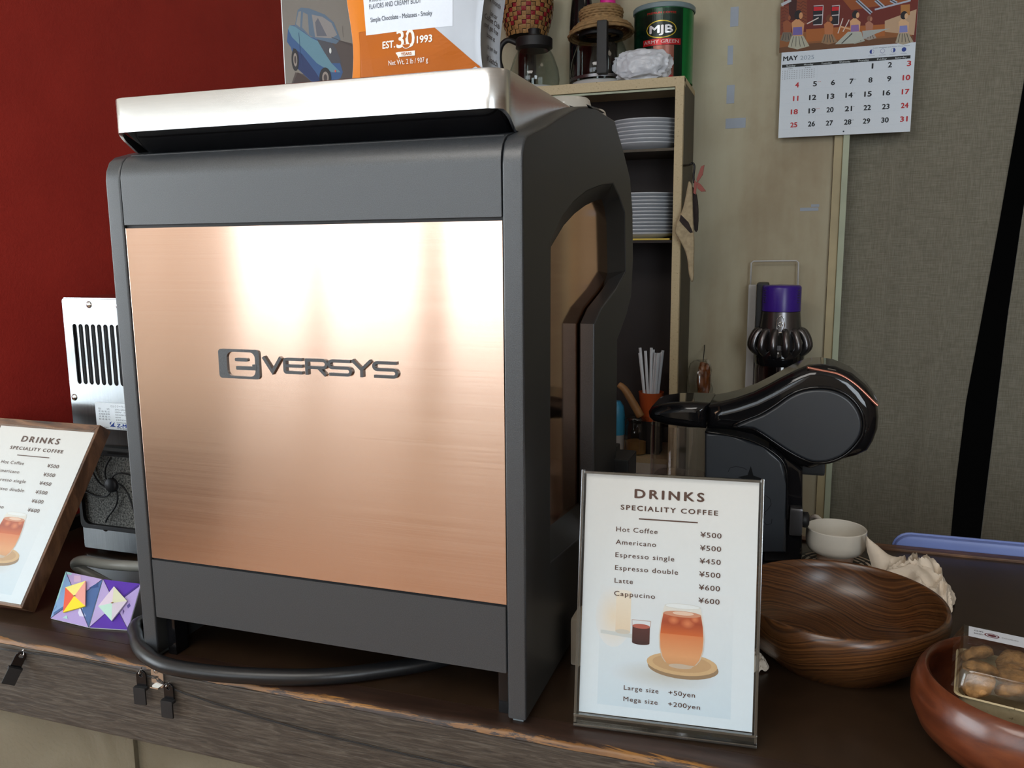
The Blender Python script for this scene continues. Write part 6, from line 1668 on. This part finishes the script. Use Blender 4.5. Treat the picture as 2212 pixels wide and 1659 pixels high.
for c_, r_ in ((3, 1), (3, 2), (3, 3), (3, 4)): P.text('NZ', colx[c_] + 1.5, rowy[r_] + 8, 1.4, dk, 4)
mb = rgb(40, 66, 150)
for i in range(4):
    a = cp(1345 + i * 128, 618 - i * 9); P.ell(a[0], a[1], 4.4, 4.4, mb)
    if i == 1: P.ell(a[0], a[1], 3.9, 3.9, pap)
    if i == 0: P.ell(a[0], a[1], 3.9, 3.9, pap, 16, -90, 90)
    if i == 2: P.ell(a[0], a[1], 3.9, 3.9, pap, 16, 90, 270)
    P.text('moon', a[0], a[1] - 8.5, 1.5, rgb(90, 110, 140), 12, 'c')
a = cp(1360, 575); P.text('Public Holidays and Moon Phase Dates', a[0], a[1] - 1, 1.7, rgb(100, 116, 140), 70)
a = cp(1007, 1570); P.ell(a[0], a[1], 1.7, 1.7, rgb(70, 80, 92))
P.build('calendar_print', lambda a, b_, h: Vector((a, -h, b_)), cal)

# ---- cordless vacuum on its wall dock
YV = YB - 0.105
vx = W(1686, 700, 1, YV).x
vc = thing('cordless_vacuum', 'cordless vacuum with purple filter and clear bin docked on the wall', 'vacuum cleaner', loc=(vx, YV, 0.0))
def vz(py): return W(1686, py, 1, YV).z
kk_ = (W(1786, 700, 1, YV).x - W(1686, 700, 1, YV).x) / 100.0
R1 = 43 * kk_
lathe('filter_cap', [(0, vz(616)), (R1 * 0.90, vz(616)), (R1 * 0.97, vz(618)), (R1, vz(621)), (R1 * 1.0, vz(671)), (R1 * 0.9, vz(672)), (0, vz(672))], M['purple'], vc, seg=56, sharp=40)
for i in range(6):
    for sgn in (-1, 1):
        an = math.atan2(CAM.y - YV, CAM.x - vx) + sgn * 1.02; z_ = vz(626 + i * 5.2)
        p = (R1 * math.cos(an), R1 * math.sin(an)); o = box('vent_slit', -0.0045, 0.0045, -0.0006, 0.0006, -0.0007, 0.0007, M['gunmetal'], vc, 0.0002)
        o.location = (p[0], p[1], z_); o.rotation_euler = (0, 0, an + PI / 2)
lathe('motor_body', [(0, vz(672)), (R1 * 0.99, vz(672)), (R1 * 1.03, vz(690)), (R1 * 1.10, vz(715)), (R1 * 1.12, vz(760)), (0, vz(760))], M['gunmetal'], vc, seg=56, sharp=40)
an = math.atan2(CAM.y - YV, CAM.x - vx)
dirv = Vector((math.cos(an), math.sin(an), 0)); tv = Vector((-dirv.y, dirv.x, 0))
tube('badge_ring', [dirv * (R1 * 1.055) + tv * (0.0085 * math.cos(a)) + Vector((0, 0, vz(696) + 0.017 * math.sin(a))) for a in [2 * PI * i / 24 for i in range(24)]], 0.0011, M['chrome'], vc, 6, closed=True)
tube('badge_ring', [dirv * (R1 * 1.06) + tv * (0.0042 * math.cos(a)) + Vector((0, 0, vz(697) + 0.0045 * math.sin(a))) for a in [2 * PI * i / 16 for i in range(16)]], 0.0016, M['chrome'], vc, 6, closed=True)
o = box('centre_rib', -0.009, 0.009, -0.003, 0.003, vz(742), vz(713), M['chrome'], vc, 0.002)
o.location = dirv * (R1 * 1.10); o.rotation_euler = (0, 0, an + PI / 2)
for i in range(14):
    a = an + 2 * PI * (i + 0.5) / 14
    d_ = Vector((math.cos(a), math.sin(a), 0)); s_ = Vector((-d_.y, d_.x, 0))
    pts_ = [d_ * (R1 * 1.04) + Vector((0, 0, vz(713))), d_ * (R1 * 1.22) + Vector((0, 0, vz(716))), d_ * (R1 * 1.42) + Vector((0, 0, vz(730))), d_ * (R1 * 1.50) + Vector((0, 0, vz(746))), d_ * (R1 * 1.36) + Vector((0, 0, vz(755))), d_ * (R1 * 1.16) + Vector((0, 0, vz(762)))]
    fromdata('cyclone', *tube_data(smoothpath(pts_, 3), 0.0078, 8), M['gunmetal'], vc, True)
lathe('cyclone_ring', [(0, vz(752)), (R1 * 1.18, vz(752)), (R1 * 1.30, vz(762)), (R1 * 1.27, vz(784)), (R1 * 1.22, vz(787)), (0, vz(787))], M['black_gloss'], vc, seg=48)
lathe('dust_bin', [(R1 * 1.22, vz(787)), (R1 * 1.24, vz(795)), (R1 * 1.24, vz(980)), (R1 * 1.1, vz(990)), (0, vz(990))], M['smoke_dark'], vc, seg=48)
lathe('bin_core', [(0, vz(787)), (R1 * 0.72, vz(787)), (R1 * 0.74, vz(960)), (0, vz(960))], M['gunmetal'], vc, seg=32)
box('handle_block', -R1 * 1.30, -R1 * 0.7, 0.0, 0.068, vz(760), vz(612), M['black_matte'], vc, 0.004)
# white dock and wire frame
dk_ = thing('vacuum_dock', 'white wall dock and wire hoop behind the vacuum', 'wall bracket', loc=(vx, YB - 0.03, 0.3))
d0 = W(1617, 620, 1, YB - 0.03); d1 = W(1634, 620, 1, YB - 0.03)
local(box('dock_rail', d0.x, d1.x, YB - 0.034, YB - 0.0005, W(1610, 1120, 1, YB - 0.03).z, W(1617, 615, 1, YB - 0.03).z, M['white_plastic'], dk_, 0.002), dk_)
hp_ = [W(1621, 620, 1, YB - 0.02), W(1623, 568, 1, YB - 0.02), W(1628, 564, 1, YB - 0.02), W(1720, 563, 1, YB - 0.02), W(1725, 567, 1, YB - 0.02), W(1723, 640, 1, YB - 0.02)]
local(tube('wire_hoop', hp_, 0.0017, M['white_plastic'], dk_, 8), dk_)
local(box('dock_plate', d1.x, W(1728, 700, 1, YB).x, YB - 0.012, YB - 0.0005, W(1610, 1000, 1, YB - 0.03).z, W(1617, 640, 1, YB - 0.03).z, M['white_plastic'], dk_, 0.002), dk_)
# plastic-wrapped brown bundle hanging by the cabinet
pz = W(1497, 825, 1, 1.30)
hb_ = thing('wrapped_bundle', 'amber bundle in clear plastic hanging beside the cabinet stile', 'package', loc=(pz.x + 0.016, 1.30, W(1497, 795, 1, 1.30).z))
o = lump('bundle_core', (0.008, 0, -0.03), 0.014, 0.012, 0.040, 2.2, M['syrup'], None, None, 0.3, 3); o.parent = hb_
for k_ in ('label', 'category'):
    if k_ in o: del o[k_]
o = lump('plastic_wrap', (0.0, 0, -0.045), 0.026, 0.018, 0.060, 6.2, M['wrap'], None, None, 0.35, 3); o.parent = hb_
for k_ in ('label', 'category'):
    if k_ in o: del o[k_]
tube('hanging_cord', [(0.004, 0, 0.0), (0.003, 0.04, 0.03), (0.0, 0.079, 0.045)], 0.001, M['black_matte'], hb_, 6)

# ---- pieces that belong to a part go one level deeper
def nest(part, names, root):
    for o in list(root.children):
        if o is part: continue
        if any(o.name == n or o.name.startswith(n + '.') for n in names):
            o.parent = part; o.location = (0, 0, 0)
kids = {o.name: o for o in cm.children}
nest(kids['copper_panel'], ['letter_stroke', 'emblem', 'emblem_bar'], cm)
nest(kids['cup_tray_rim'], ['tray_underside', 'tray_mat'], cm)
covers = [o for o in cm.children if o.name.startswith('side_cover')]
for nm in ('window_surround', 'side_window'):
    for o in [k for k in cm.children if k.name.startswith(nm)]:
        xm = sum(v.co.x for v in o.data.vertices)
        for c in covers:
            if sum(v.co.x for v in c.data.vertices) * xm > 0: o.parent = c; o.location = (0, 0, 0)
fan = [o for o in mc.children if o.name.startswith('fan_frame')][0]
nest(fan, ['filter_foam', 'fan_hub', 'guard_rib', 'clip_slot'], mc)
hd_ = [o for o in dm.children if o.name == 'head' or o.name.startswith('head.')][0]
nest(hd_, ['head_side', 'head_trim', 'copper_accent', 'button_panel'], dm)
wt_ = [o for o in dm.children if o.name.startswith('water_tank')][0]
nest(wt_, ['tank_water', 'tank_lid'], dm)
